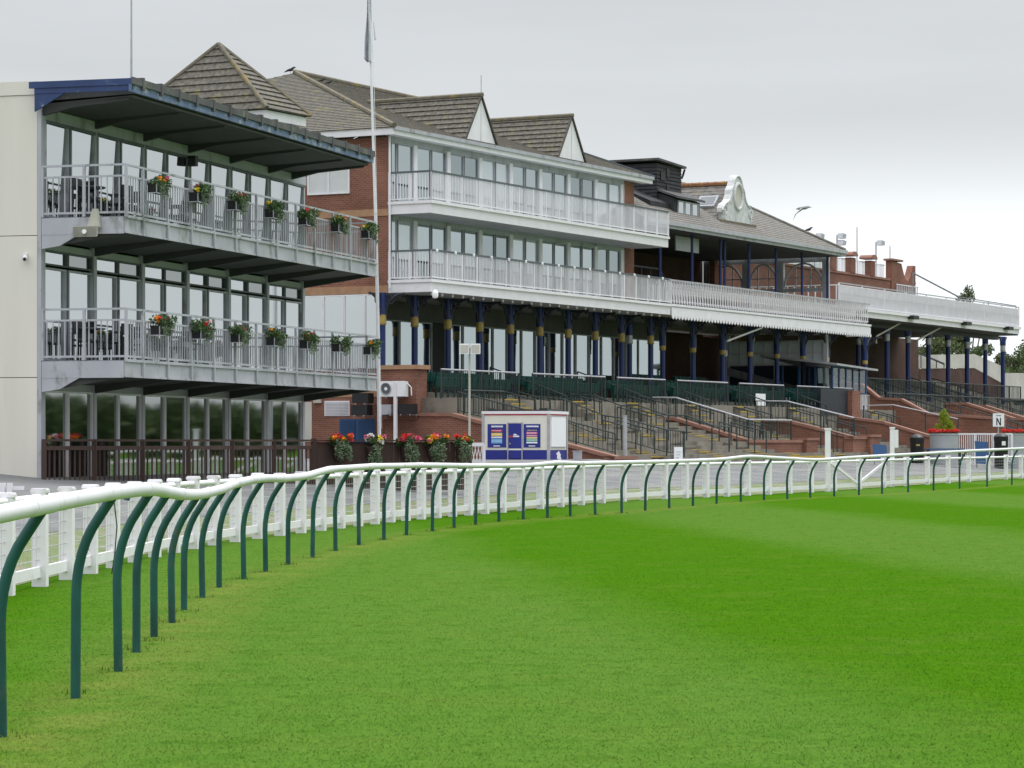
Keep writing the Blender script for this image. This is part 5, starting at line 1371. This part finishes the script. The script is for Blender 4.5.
def kiosk():
    Y = 99.0; c = at(548.5, 443, Y)
    ang = math.radians(17)
    F = Frame(c[0], Y, -math.cos(ang), math.sin(ang))   # s runs left along the front face from the corner, w behind = ...
    # use right-handed frame: x along front from left to right
    F = Frame(c[0]-2.42*math.cos(ang), Y-2.42*math.sin(-ang)*0 + 0, math.cos(ang), -math.sin(ang))
    F = Frame(c[0]-2.42*math.cos(ang), Y+2.42*math.sin(ang), math.cos(ang), -math.sin(ang))
    wd = 2.42; dp = 2.4; zt = 2.73
    zb = gz(c[0], Y)-.05
    t = thing('betting_kiosk', 'ivory and navy betting kiosk with red trim and a white roof edge', 'kiosk', F, wd/2, dp/2, zb)
    def Z(py): return EYE+(HZ-py)*Y/FPX
    zs = Z(450)
    mb = MB().box(0, wd, 0, dp, zs, Z(414)); mb.build('upper_panel', M['ivory'], t)
    mb = MB().box(0.004, wd-.004, .004, dp-.004, zb, zs-.004); mb.build('lower_panel', M['navy'], t)
    MB().box(-.05, wd+.05, -.05, dp+.05, Z(413.8), Z(411)).build('roof', M['white'], t)
    MB().box(-.012, wd+.012, -.012, dp+.012, Z(415.2), Z(413.9)).build('trim', M['signr'], t)
    mb = MB(); mb.box(.1, wd-.3, .25, .4, Z(411), Z(409.4)); mb.box(.1, .35, .2, .5, Z(411), Z(408.2)); mb.box(wd-.4, wd-.1, .2, .5, Z(411), Z(408)); mb.box(wd-.3, wd-.1, .5, 2.2, Z(411), Z(409)); mb.build('roof_rack', M['black'], t)
    mb = MB()
    for s in (0, wd): MB().box(s-.05, s+.05, -.03, .05, zb, Z(413.9)).build('corner_trim', M['galv'], t)
    MB().box(wd+.012, wd+.03, dp-.12, dp+.02, zb, Z(413.9)).build('corner_trim', M['galv'], t)
    sx = lambda px: (px-483.5)/(548.5-483.5)*wd
    # posters and door
    def poster(p0, p1, q0, q1, bars_, head, foot):
        o = MB().box(sx(p0), sx(p1), -.022, -.002, Z(q1), Z(q0)).build('poster', M['navy'], t)
        cx = (p0+p1)/2
        for (c_, b0, b1) in bars_:
            MB().box(sx(cx-5.4), sx(cx+5.4), -.028, -.0225, Z(b1), Z(b0)).build('price_band', M[c_], o)
        r = random.Random(int(p0)); hd = MB(); x = cx-5.5
        while x < cx+5.5:
            w_ = r.uniform(.7, 1.2); hd.box(sx(x), sx(x+w_), -.028, -.0225, Z(head+.85), Z(head-.75)); x += w_+.22
        hd.build('heading', M['signw'], o)
        hd = MB(); x = cx-3.2
        while x < cx+3.2: hd.box(sx(x), sx(x+.7), -.028, -.0225, Z(foot+.6), Z(foot-.6)); x += .95
        hd.build('footer', M['signw'], o)
        for (c_, b0, b1) in bars_:
            hd = MB(); x = cx-4.8
            while x < cx+4.5:
                w_ = r.uniform(.5, 1.4); hd.box(sx(x), sx(x+w_), -.031, -.0285, Z((b0+b1)/2+.3), Z((b0+b1)/2-.25)); x += w_+.4
            hd.build('small_print', M['signw'], o)
    poster(488, 506.5, 424, 447.5, [('signr', 429.5, 431.8), ('signy', 432.8, 436), ('signw', 436.6, 438), ('signb', 438.6, 443.4)], 426.3, 446)
    poster(524, 540.5, 424, 447.5, [('black', 429.3, 431), ('signp', 431.8, 434.2), ('signp', 435, 436.4), ('signy', 437, 438.6), ('signg', 438.8, 441.3), ('signw', 441.8, 443.4)], 426.3, 446)
    d = MB().box(sx(509), sx(522), -.03, -.002, zb+.1, Z(423.5)).build('door', M['navy'], t)
    fr = MB(); 
    for p in (507.8, 522): fr.box(sx(p), sx(p+1), -.04, -.003, zb, Z(422.5))
    fr.box(sx(507.8), sx(523), -.04, -.003, Z(423.4), Z(422.5)); fr.build('door_frame', M['galv'], t)
    MB().box(sx(509), sx(522), -.035, -.031, Z(450.2), Z(448.6)).build('door_band', M['ivory'], d)
    lg = MB(); x = 509.2
    for i in range(4): lg.box(sx(x), sx(x+1.0), -.036, -.031, Z(437.2), Z(435.7)); x += 1.15
    lg.build('logo_letters', M['signr'], d)
    lg = MB()
    for i in range(6): lg.box(sx(x), sx(x+.9), -.036, -.031, Z(437), Z(435.6)); x += 1.0
    lg.prism([(sx(513.5), -.036, Z(435.2)), (sx(518), -.036, Z(435.2)), (sx(516.6), -.036, Z(434)), (sx(515), -.036, Z(433.6))], (0, .004, 0))
    lg.build('logo_letters', M['signw'], d)
    MB().box(sx(510), sx(511), -.05, -.031, Z(444.5), Z(443)).build('handle', M['galv'], d)
    # side: white board, prancing white figure and red patch
    o = MB().box(wd+.002, wd+.03, .3, 2.15, Z(447), Z(415.8)).build('white_board', M['signw'], t)
    fr = MB(); fr.box(wd+.031, wd+.04, .28, 2.17, Z(416.3), Z(415.6)); fr.box(wd+.031, wd+.04, .28, 2.17, Z(447.3), Z(446.6)); fr.build('board_frame', M['galv'], o)
    h = [(1.05, 458.5), (1.1, 455.5), (.95, 454), (1.15, 452.5), (1.3, 451), (1.4, 453), (1.55, 454.5), (1.5, 456.5), (1.65, 459.5), (1.4, 460), (1.2, 459.5)]
    MB().prism([(wd+.01, w, Z(p)) for w, p in h], (-.008, 0, 0)).build('white_emblem', M['signw'], t)
    MB().box(wd-.001, wd+.008, .35, 1.6, Z(464), Z(460.5)).build('red_patch', M['signr'], t)
kiosk()

def small_things():
    # conifer planters
    for i, (px, Yd, lab) in enumerate(((944, 134.0, 'round grey planter with a golden conifer and red flowers by the terrace'), (1016, 138.0, 'round grey planter with red flowers cut by the right edge'))):
        x = (px-512)*Yd/FPX; z0 = gz(x, Yd); R = 14.2*Yd/FPX if i == 0 else .62
        zt = EYE+(HZ-433.5)*Yd/FPX
        t = thing('conifer_planter' if i == 0 else 'flower_planter', lab, 'planter', W, x, Yd, z0)
        MB().lathe(x, Yd, [(R*.96, z0-.05), (R, zt-.1), (R*1.03, zt-.08), (R*1.03, zt), (R*.92, zt), (R*.9, zt-.12)], 28).build('tub', M['planter'], t, True)
        org = np.array((x, Yd, z0))
        cl = [(x+R*.85*math.cos(a), Yd+R*.85*math.sin(a), zt+.08, .16, .16, .12) for a in np.linspace(0, 6.28, 14)]
        q = fastmesh('foliage', leaves(cl, 700, .04, 3+i)-org, 4, M['leaf']); q.parent = t
        cl = [(x+R*.95*math.cos(a), Yd+R*.95*math.sin(a), zt+.13, .14, .14, .09) for a in np.linspace(0, 6.28, 18)]
        q = fastmesh('flowers', leaves(cl, 900, .038, 7+i, .9)-org, 4, M['petr']); q.parent = t
        if i == 0:
            H = (433.5-410.5)*Yd/FPX; cl = []
            for k in range(60):
                u = random.random()**1.2; a = random.random()*6.28; rr = .36*(1-u)**.8*random.uniform(.5, 1.0)+.02
                cl.append((x+rr*math.cos(a)*1.45, Yd+rr*math.sin(a)*1.45, zt+.08+u*(H-.1), .10, .10, .14))
            q = fastmesh('conifer', leaves(cl, 5200, .032, 77, .45)-org, 4, M['conifer']); q.parent = t
            MB().tube([(x, Yd, zt-.1), (x, Yd, zt+H*.9)], [.05, .01], 6).build('stem', M['bark'], t)
    # bins
    for i, (px, Yd, lab) in enumerate(((917, 133.0, 'black litter bin with gold lettering left of the grey planter'), (1001, 135.5, 'black litter bin with a white notice near the right edge'))):
        x = (px-512)*Yd/FPX; z0 = gz(x, Yd); r = 7.0*Yd/FPX; zt = EYE+(HZ-(435 if i == 0 else 434))*Yd/FPX
        t = thing('litter_bin', lab, 'bin', W, x, Yd, z0, 'litter bins along the terrace')
        MB().lathe(x, Yd, [(r*.9, z0-.05), (r*.95, z0+.06), (r, zt-.35), (r*1.05, zt-.3), (r*1.05, zt-.12), (r*.7, zt), (r*.2, zt+.05)], 20).build('body', M['black'], t, True)
        mb = MB()
        if i == 0: mb.box(x-.09, x+.09, Yd-r-.012, Yd-r+.02, zt-.52, zt-.44); mb.box(x-.05, x+.05, Yd-r-.012, Yd-r+.02, z0+.16, z0+.24)
        else: mb.box(x-.02, x+.16, Yd-r-.03, Yd-r+.03, zt-.55, zt-.35)
        mb.build('notice', M['gold'] if i == 0 else M['signw'], t)
    # N sign
    Yd = 137.5; x0, _, z1 = at(993, 413.5, Yd); x1, _, z0 = at(1004, 426.5, Yd); zg = gz(x0, Yd)
    t = thing('letter_sign', 'white square sign with a large black letter N on a post', 'sign', W, (x0+x1)/2, Yd, zg)
    MB().box(x0, x1, Yd-.02, Yd+.02, z0, z1).build('board', M['signw'], t)
    MB().box(x0-.015, x1+.015, Yd-.01, Yd+.03, z0-.015, z1+.015).build('border', M['galv'], t)
    MB().tube([((x0+x1)/2, Yd+.05, zg-.05), ((x0+x1)/2, Yd+.05, z1)], .035, 8).build('post', M['galv'], t)
    w_ = x1-x0; h = z1-z0
    n = MB(); a, b = x0+.34*w_, x0+.68*w_; zl, zh = z0+.08*h, z0+.66*h
    n.box(a-.025, a+.025, Yd-.026, Yd-.021, zl, zh); n.box(b-.025, b+.025, Yd-.026, Yd-.021, zl, zh); n.prism([(a-.03, Yd-.027, zh), (a+.035, Yd-.027, zh), (b+.03, Yd-.027, zl), (b-.035, Yd-.027, zl)], (0, .005, 0))
    n.build('letter', M['black'], t)
    n = MB()
    for i in range(4): n.box(x0+(.28+.12*i)*w_, x0+(.36+.12*i)*w_, Yd-.026, Yd-.021, z0+.80*h, z0+.88*h)
    n.build('small_lettering', M['darkframe'], t)
    # white crowd barrier near the planters
    Yd = 136.5; t = thing('crowd_barrier', 'white barred barrier between the planter and the right litter bin', 'barrier', W, at(975, 443, Yd)[0], Yd, .8)
    xa, xb = at(956, 443, Yd)[0], at(1012, 443, Yd)[0]; zt = EYE+(HZ-434)*Yd/FPX; zg = gz(xa, Yd)
    mb = MB(); mb.bar((xa, Yd, zt), (xb, Yd, zt), .06, .08); mb.bar((xa, Yd, zg+.15), (xb, Yd, zg+.15), .05, .06)
    for k in range(4): x = xa+(xb-xa)*k/3; mb.bar((x, Yd, zg), (x, Yd, zt), .09)
    mb.build('frame', M['white'], t); mb = MB()
    for k in range(26): x = xa+(xb-xa)*(k+.5)/26; mb.bar((x, Yd, zg+.15), (x, Yd, zt), .035)
    mb.build('bars', M['white'], t)
    # blue canvas chair & blue boards near the fence
    for i, (px, Yd, lab) in enumerate(((881, 126.0, 'tilted blue board leaning behind the white marker post'), (983, 133.5, 'small blue board in front of the white barrier'))):
        x, _, zt = at(px, 444 if i == 0 else 441, Yd); zg = gz(x, Yd); hw = .32
        t = thing('blue_board', lab, 'board', W, x, Yd, zg)
        MB().prism([(x-hw, Yd, zg+.25), (x+hw, Yd, zg+.2), (x+hw-.05, Yd+.2, zt-.05), (x-hw-.04, Yd+.2, zt)], (0, .04, 0)).build('panel', M['shutter'], t)
        mb = MB(); mb.bar((x-hw+.05, Yd+.05, zg-.02), (x-hw, Yd+.2, zg+.6), .04); mb.bar((x+hw-.05, Yd+.05, zg-.02), (x+hw-.05, Yd+.2, zg+.6), .04); mb.build('legs', M['darkframe'], t)
    Yd = 131.5; xa, xb = at(924, 443, Yd)[0], at(964, 443, Yd)[0]; zg = gz(xa, Yd); zt = EYE+(HZ-448.5)*Yd/FPX
    t = thing('blue_bench', 'low blue bench top in front of the grey conifer planter', 'bench', W, (xa+xb)/2, Yd, zg)
    MB().box(xa, xb, Yd-.25, Yd+.25, zt-.06, zt).build('seat', M['shutter'], t)
    for x in (xa+.2, xb-.2): MB().box(x-.04, x+.04, Yd-.2, Yd+.2, zg-.02, zt-.06).build('leg', M['iron'], t)
    # grey posts and notices
    Yd = 104.0; x, _, z1 = at(625, 416, Yd); zg = gz(x, Yd)
    t = thing('grey_post', 'stout grey steel post standing in front of the terrace steps', 'post', W, x, Yd, zg)
    MB().tube([(x, Yd, zg-.05), (x, Yd, z1)], .08, 10).build('shaft', M['galv'], t, True); MB().tube([(x, Yd, z1), (x, Yd, z1+.03)], .09, 10).build('cap', M['galv'], t)
    x, _, z1 = at(577.5, 451.5, 100); zg = gz(x, 100)
    t = thing('meter_cabinet', 'small grey cabinet just right of the kiosk', 'cabinet', W, x, 100, zg); MB().box(x-.16, x+.16, 99.9, 100.2, zg-.02, z1).build('body', M['galv'], t); MB().box(x-.18, x+.18, 99.88, 100.22, z1, z1+.03).build('lid', M['galv'], t)
    for i, (px0, px1, py0, py1, sw, lab) in enumerate(((755.5, 765, 393.5, 405.5, -.68, 'white notice board hung on the deck railing'), (674, 682, 447, 459, -7.9, 'small white notice at the foot of the terrace steps'))):
        a, b = S.s_at(px0, sw), S.s_at(px1, sw); z0, z1 = S.z_at(py1, a, sw), S.z_at(py0, a, sw)
        t = thing('notice_board', lab, 'notice', S, (a+b)/2, sw, z0)
        MB().box(a, b, sw-.03, sw, z0, z1).build('board', M['signw'], t)
        if i:
            mb = MB()
            for s in (a+.1, b-.1): mb.bar((s, sw+.02, .9), (s, sw+.02, z1), .05)
            mb.build('leg', M['galv'], t); mb = MB()
            for k in range(3): mb.box(a+.12, b-.15-.1*k, sw-.034, sw-.031, z1-.2-.11*k, z1-.175-.11*k)
            mb.build('lettering', M['galv'], t)
    # white barrier rail beyond the baskets
    Yd = 83.0; xa, xb = at(446, 443, Yd)[0], at(484, 443, Yd)[0]; zt = EYE+(HZ-444.5)*Yd/FPX; zg = gz(xa, Yd)
    t = thing('white_barrier', 'low white rail barrier between the baskets and the kiosk', 'barrier', W, xa, Yd, zg)
    mb = MB(); mb.bar((xa, Yd, zt), (xb, Yd, zt), .08, .11); mb.bar((xa, Yd, zg+.12), (xb, Yd, zg+.12), .06, .1)
    for k in range(3): x = xa+(xb-xa)*k/2; mb.bar((x, Yd, zg-.02), (x, Yd, zt), .09)
    mb.build('frame', M['white'], t)
    mb = MB()
    for k in range(12): x = xa+(xb-xa)*k/12; mb.bar((x, Yd, zg+.1), (x+.14, Yd, zt), .02); mb.bar((x+.14, Yd+.01, zg+.1), (x, Yd+.01, zt), .02)
    mb.build('lattice', M['white'], t)
    # white bench against the cream wall at the left edge
    Yd = 50.0; xa, xb = at(-20, 443, Yd)[0], at(24, 443, Yd)[0]; zg = gz(-8.3, Yd); zt = EYE+(HZ-488)*Yd/FPX
    t = thing('slatted_gate', 'low white slatted gate in front of the cream wall at the left edge', 'gate', W, xa, Yd, zg)
    for zz in (zt, .3): MB().bar((xa, Yd, zz), (xb, Yd, zz), .05, .07).build('rail', M['white'], t)
    mb = MB()
    for px in (-10, -2, 3, 10): x = at(px, 443, Yd)[0]; mb.bar((x, Yd-.03, zg-.1), (x, Yd-.03, zt+.09), .09)
    mb.build('slats', M['white'], t)
    # loose hoses by the rail
    d = 33.9; x = at(111, 443, d)[0]; mb = MB()
    mb.tube([(x-.0, d-.12, 1.0), (x+.06, d-.2, .95), (x+.10, d-.2, .6), (x+.07, d-.18, .25), (x+.03, d-.15, .02)], .008, 5)
    solo(mb, 'water_hose', M['iron'], 'thin dark hose hanging from the white fence by the left', 'hose', W, x, d, 0, smooth=True)
    q = MB().tube([(x+.04, d-.22, 1.0), (x+.26, d-.3, .93)], .028, 8)
    solo(q, 'hose_nozzle', M['shutter'], 'blue hose end poking out beside the white fence', 'hose', W, x, d, .9, smooth=True)
small_things()

# ------------------------------------------------------------------ birds
def bird(name, label, px, py, Y, span, fly, mt, head=0):
    x, _, z = at(px, py, Y); t = thing(name, label, 'bird', W, x, Y, z)
    mb = MB()
    if fly:
        mb.tube([(x-.30, Y, z-.02), (x-.15, Y, z), (x+.1, Y, z+.03), (x+.24, Y, z+.07), (x+.33, Y, z+.05)], [.02, .06, .075, .05, .012], 8)
        def wing(pts):
            th = .02; n = len(pts)
            mb.prism(pts, (0, 0, th))
        wing([(x-.08, Y-.04, z+.02), (x+.14, Y-.04, z+.04), (x-.05, Y-.35, z-.02), (x-.38, Y-.5, z-.30), (x-.48, Y-.52, z-.55), (x-.30, Y-.40, z-.22)])
        wing([(x-.08, Y+.04, z+.02), (x+.14, Y+.04, z+.04), (x+.22, Y+.4, z+.12), (x+.45, Y+.7, z+.10), (x+.2, Y+.55, z+.08), (x+.0, Y+.35, z+.06)])
    else:
        s = span
        mb.tube([(x-.9*s, Y, z-.25*s), (x-.4*s, Y, z), (x+.2*s, Y, z+.15*s), (x+.45*s, Y, z+.42*s), (x+.6*s, Y, z+.44*s), (x+.78*s, Y, z+.40*s)], [.05*s, .16*s, .24*s, .14*s, .13*s, .015*s], 8)
        mb.bar((x-.02, Y, z-.5*s), (x+.0, Y, z-.1*s), .03*s+.008)
    mb.build('body', M[mt], t, True)
bird('gull', 'grey gull flying with bent wings beside the old stand roof', 803, 208.5, 120, .5, True, 'bird')
bird('crow', 'black crow perched on the roof ridge of the brick stand', 290.5, 70.5, 121.5, .3, False, 'crow')
bird('pigeon', 'left of two small dark birds on the tiled roof slope', 322, 80.5, 118, .2, False, 'crow')
bird('pigeon', 'right of two small dark birds on the tiled roof slope', 329, 82.8, 118, .2, False, 'crow')
bird('pigeon', 'small dark bird on the slate roof hip by the floodlights', 808.5, 230.2, 146, .3, False, 'crow')

# ------------------------------------------------------------------ trees
def tree(label, x, y, h, rad, seed, lm='tleaf', n=9500, base=.22, group='trees beyond the far stand', lsize=.20):
    r = random.Random(seed); t = thing('leafy_tree', label, 'tree', W, x, y, 0, group)
    tr = MB(); tr.tube([(x, y, -.1), (x+r.uniform(-.2, .2), y, h*.35), (x+r.uniform(-.4, .4), y, h*.75)], [.28, .2, .07], 8)
    cl = []
    for k in range(22):
        u = r.random(); a = r.random()*6.28; rr = rad*math.sqrt(r.random())*(1-.55*abs(u-.4))
        c = (x+rr*math.cos(a), y+rr*math.sin(a), h*(base+(.93-base)*u)); q = rad*r.uniform(.18, .36)
        cl.append((*c, q, q, q*.85))
        tr.tube([(x, y, h*(base*.7+.3*u)), (x+.5*(c[0]-x), y+.5*(c[1]-y), c[2]-q*.5), c], [.09, .05, .02], 5)
    cl.append((x, y, h*.95, rad*.18, rad*.18, h*.06))
    tr.build('trunk', M['bark'], t, True)
    q = fastmesh('crown', leaves(cl, n, lsize, seed)-np.array((x, y, 0)), 4, M[lm]); q.parent = t
def trees():
    sp = [(926, 225, 11.0, 3.4, 'tleaf2', 'olive tree farthest left in the gap under the far stand'), (944, 240, 11.5, 3.6, 'tleaf', 'dark tree behind the pale ramp wall, second from the left'),
          (969, 252, 14.0, 3.2, 'tleaf2', 'tall tree whose tip shows above the far roof rail'), (978, 232, 9.6, 2.8, 'tleaf', 'rounded dark tree behind the slope of the ramp wall'),
          (1004, 238, 9.4, 2.6, 'tleaf2', 'loose olive tree near the right edge between two far columns'), (1030, 226, 10.4, 3.2, 'tleaf', 'dark tree at the right edge behind the last column')]
    for i, (px, Y, h, rad, lm, lab) in enumerate(sp):
        tree(lab, (px-512)*Y/FPX, Y, h*(1.12 if i == 2 else 1), rad, 40+i, lm, lsize=.13)
    bushes = [(992, 215, 3.2, 1.9), (1010, 212, 2.7, 1.6), (1036, 214, 3.0, 2.0)]
    for i, (px, Y, h, rad) in enumerate(bushes):
        x = (px-512)*Y/FPX; cl = [(x+random.uniform(-rad, rad), Y+random.uniform(-1, 1), 4.6+h*random.uniform(.1, .7), rad*.45, rad*.45, h*.3) for k in range(9)]
        cl += [(x+random.uniform(-rad, rad), Y, 2.0+random.uniform(0, 2.5), rad*.5, rad*.5, 1.2) for k in range(6)]
        t = thing('hedge_bush', 'green clipped hedge bush beyond the ramp wall, %s from the left' % ORD[i], 'bush', W, x, Y, 0, 'hedge bushes beyond the ramp wall')
        q = fastmesh('foliage', leaves(cl, 3800, .16, 60+i)-np.array((x, Y, 0)), 4, M['tleaf']); q.parent = t
        MB().tube([(x, Y, -.1), (x, Y, 3)], .12, 6).build('stem', M['bark'], t)
    # woodland across the course, seen only in the windows
    cl = []
    P = [(170, 40), (165, 110), (140, 180), (118, 250), (110, 300)]
    for (a, b) in zip(P[:-1], P[1:]):
        for k in range(26):
            u = k/26; x = a[0]+(b[0]-a[0])*u+random.uniform(-3, 3); y = a[1]+(b[1]-a[1])*u+random.uniform(-3, 3); h = random.uniform(4.0, 6.6)
            cl.append((x, y, h*.5, 3.2, 3.2, h*.5)); cl.append((x+random.uniform(-2, 2), y+random.uniform(-2, 2), h*.75, 1.6, 1.6, h*.3))
    q = fastmesh('far_woodland', leaves(cl, 60000, .6, 5), 4, M['tleaf']); tag(q, 'belt of trees across the course mirrored in the ground floor windows', 'woodland', kind='stuff')
trees()

# ------------------------------------------------------------------ sky, sun, camera
def world():
    wd = bpy.data.worlds.new('World'); C.world = wd; wd.use_nodes = True
    nt = wd.node_tree; N = nt.nodes; K = nt.links
    bg = N['Background']; bg.inputs['Strength'].default_value = .1
    sun_el, sun_az = math.radians(66), math.radians(48)     # azimuth clockwise from +Y
    sk = N.new('ShaderNodeTexSky'); sk.sky_type = 'NISHITA'; sk.sun_disc = False; sk.sun_elevation = sun_el; sk.sun_rotation = sun_az; sk.air_density = 1; sk.dust_density = 2
    tc = N.new('ShaderNodeTexCoord'); sp = N.new('ShaderNodeSeparateXYZ'); K.new(tc.outputs['Generated'], sp.inputs[0])
    def rngn(v, a, b, c, d, sm=True):
        r = N.new('ShaderNodeMapRange'); r.interpolation_type = 'SMOOTHSTEP' if sm else 'LINEAR'
        for i, q in enumerate((a, b, c, d)): r.inputs[i+1].default_value = q
        K.new(v, r.inputs[0]); return r.outputs[0]
    def mth(op, a, b):
        n = N.new('ShaderNodeMath'); n.operation = op
        for i, q in enumerate((a, b)):
            if isinstance(q, (int, float)): n.inputs[i].default_value = q
            else: K.new(q, n.inputs[i])
        return n.outputs[0]
    mp = N.new('ShaderNodeMapping'); mp.inputs['Scale'].default_value = (1.8, 1.8, 14); K.new(tc.outputs['Generated'], mp.inputs[0])
    nz = N.new('ShaderNodeTexNoise'); nz.inputs['Scale'].default_value = 1.3; nz.inputs['Detail'].default_value = 5; nz.inputs['Roughness'].default_value = .5; K.new(mp.outputs[0], nz.inputs['Vector'])
    nzv = rngn(nz.outputs['Fac'], .3, .7, -.06, .06, False)
    base = mth('ADD', .715, nzv)
    el = mth('ADD', sp.outputs[2], mth('MULTIPLY', nzv, .12))
    brk = mth('MULTIPLY', rngn(el, .066, .118, 1, 0), mth('MULTIPLY', rngn(sp.outputs[0], -.02, .12, .12, 1.0), rngn(sp.outputs[0], .25, .42, 1.0, .15)))
    base = mth('ADD', base, mth('MULTIPLY', brk, .42))
    base = mth('ADD', base, rngn(sp.outputs[2], .22, .95, 0, 1.9))
    below = rngn(sp.outputs[2], -.04, 0, .3, 1)
    base = mth('MULTIPLY', base, below)
    cc = N.new('ShaderNodeVectorMath'); cc.operation = 'SCALE'; cc.inputs[0].default_value = (9.6, 10.0, 10.35); K.new(base, cc.inputs['Scale'])
    mx = N.new('ShaderNodeMix'); mx.data_type = 'RGBA'; mx.inputs['Factor'].default_value = .97
    K.new(sk.outputs[0], mx.inputs['A']); K.new(cc.outputs[0], mx.inputs['B']); K.new(mx.outputs['Result'], bg.inputs['Color'])
    ld = bpy.data.lights.new('sun', 'SUN'); ld.energy = 1.4; ld.angle = math.radians(14); ld.color = (1, .97, .93)
    lo = bpy.data.objects.new('sun', ld); COL.objects.link(lo)
    d = Vector((math.sin(sun_az)*math.cos(sun_el), math.cos(sun_az)*math.cos(sun_el), math.sin(sun_el)))
    lo.rotation_euler = (-d).to_track_quat('-Z', 'Y').to_euler()
    cam = bpy.data.cameras.new('camera'); co = bpy.data.objects.new('camera', cam); COL.objects.link(co)
    co.location = (0, 0, EYE); co.rotation_euler = (math.pi/2, 0, 0)
    cam.sensor_width = 36; cam.lens = FPX*36/1024; cam.clip_end = 6000; cam.clip_start = .5
    cam.shift_y = (HZ-384)/1024
    C.camera = co
    v = C.view_settings; v.view_transform = 'Standard'; v.look = 'None'; v.gamma = 1; v.exposure = 0; v.use_curve_mapping = False
    C.render.resolution_x = 1024; C.render.resolution_y = 768
    C.cycles.max_bounces = 6
world()
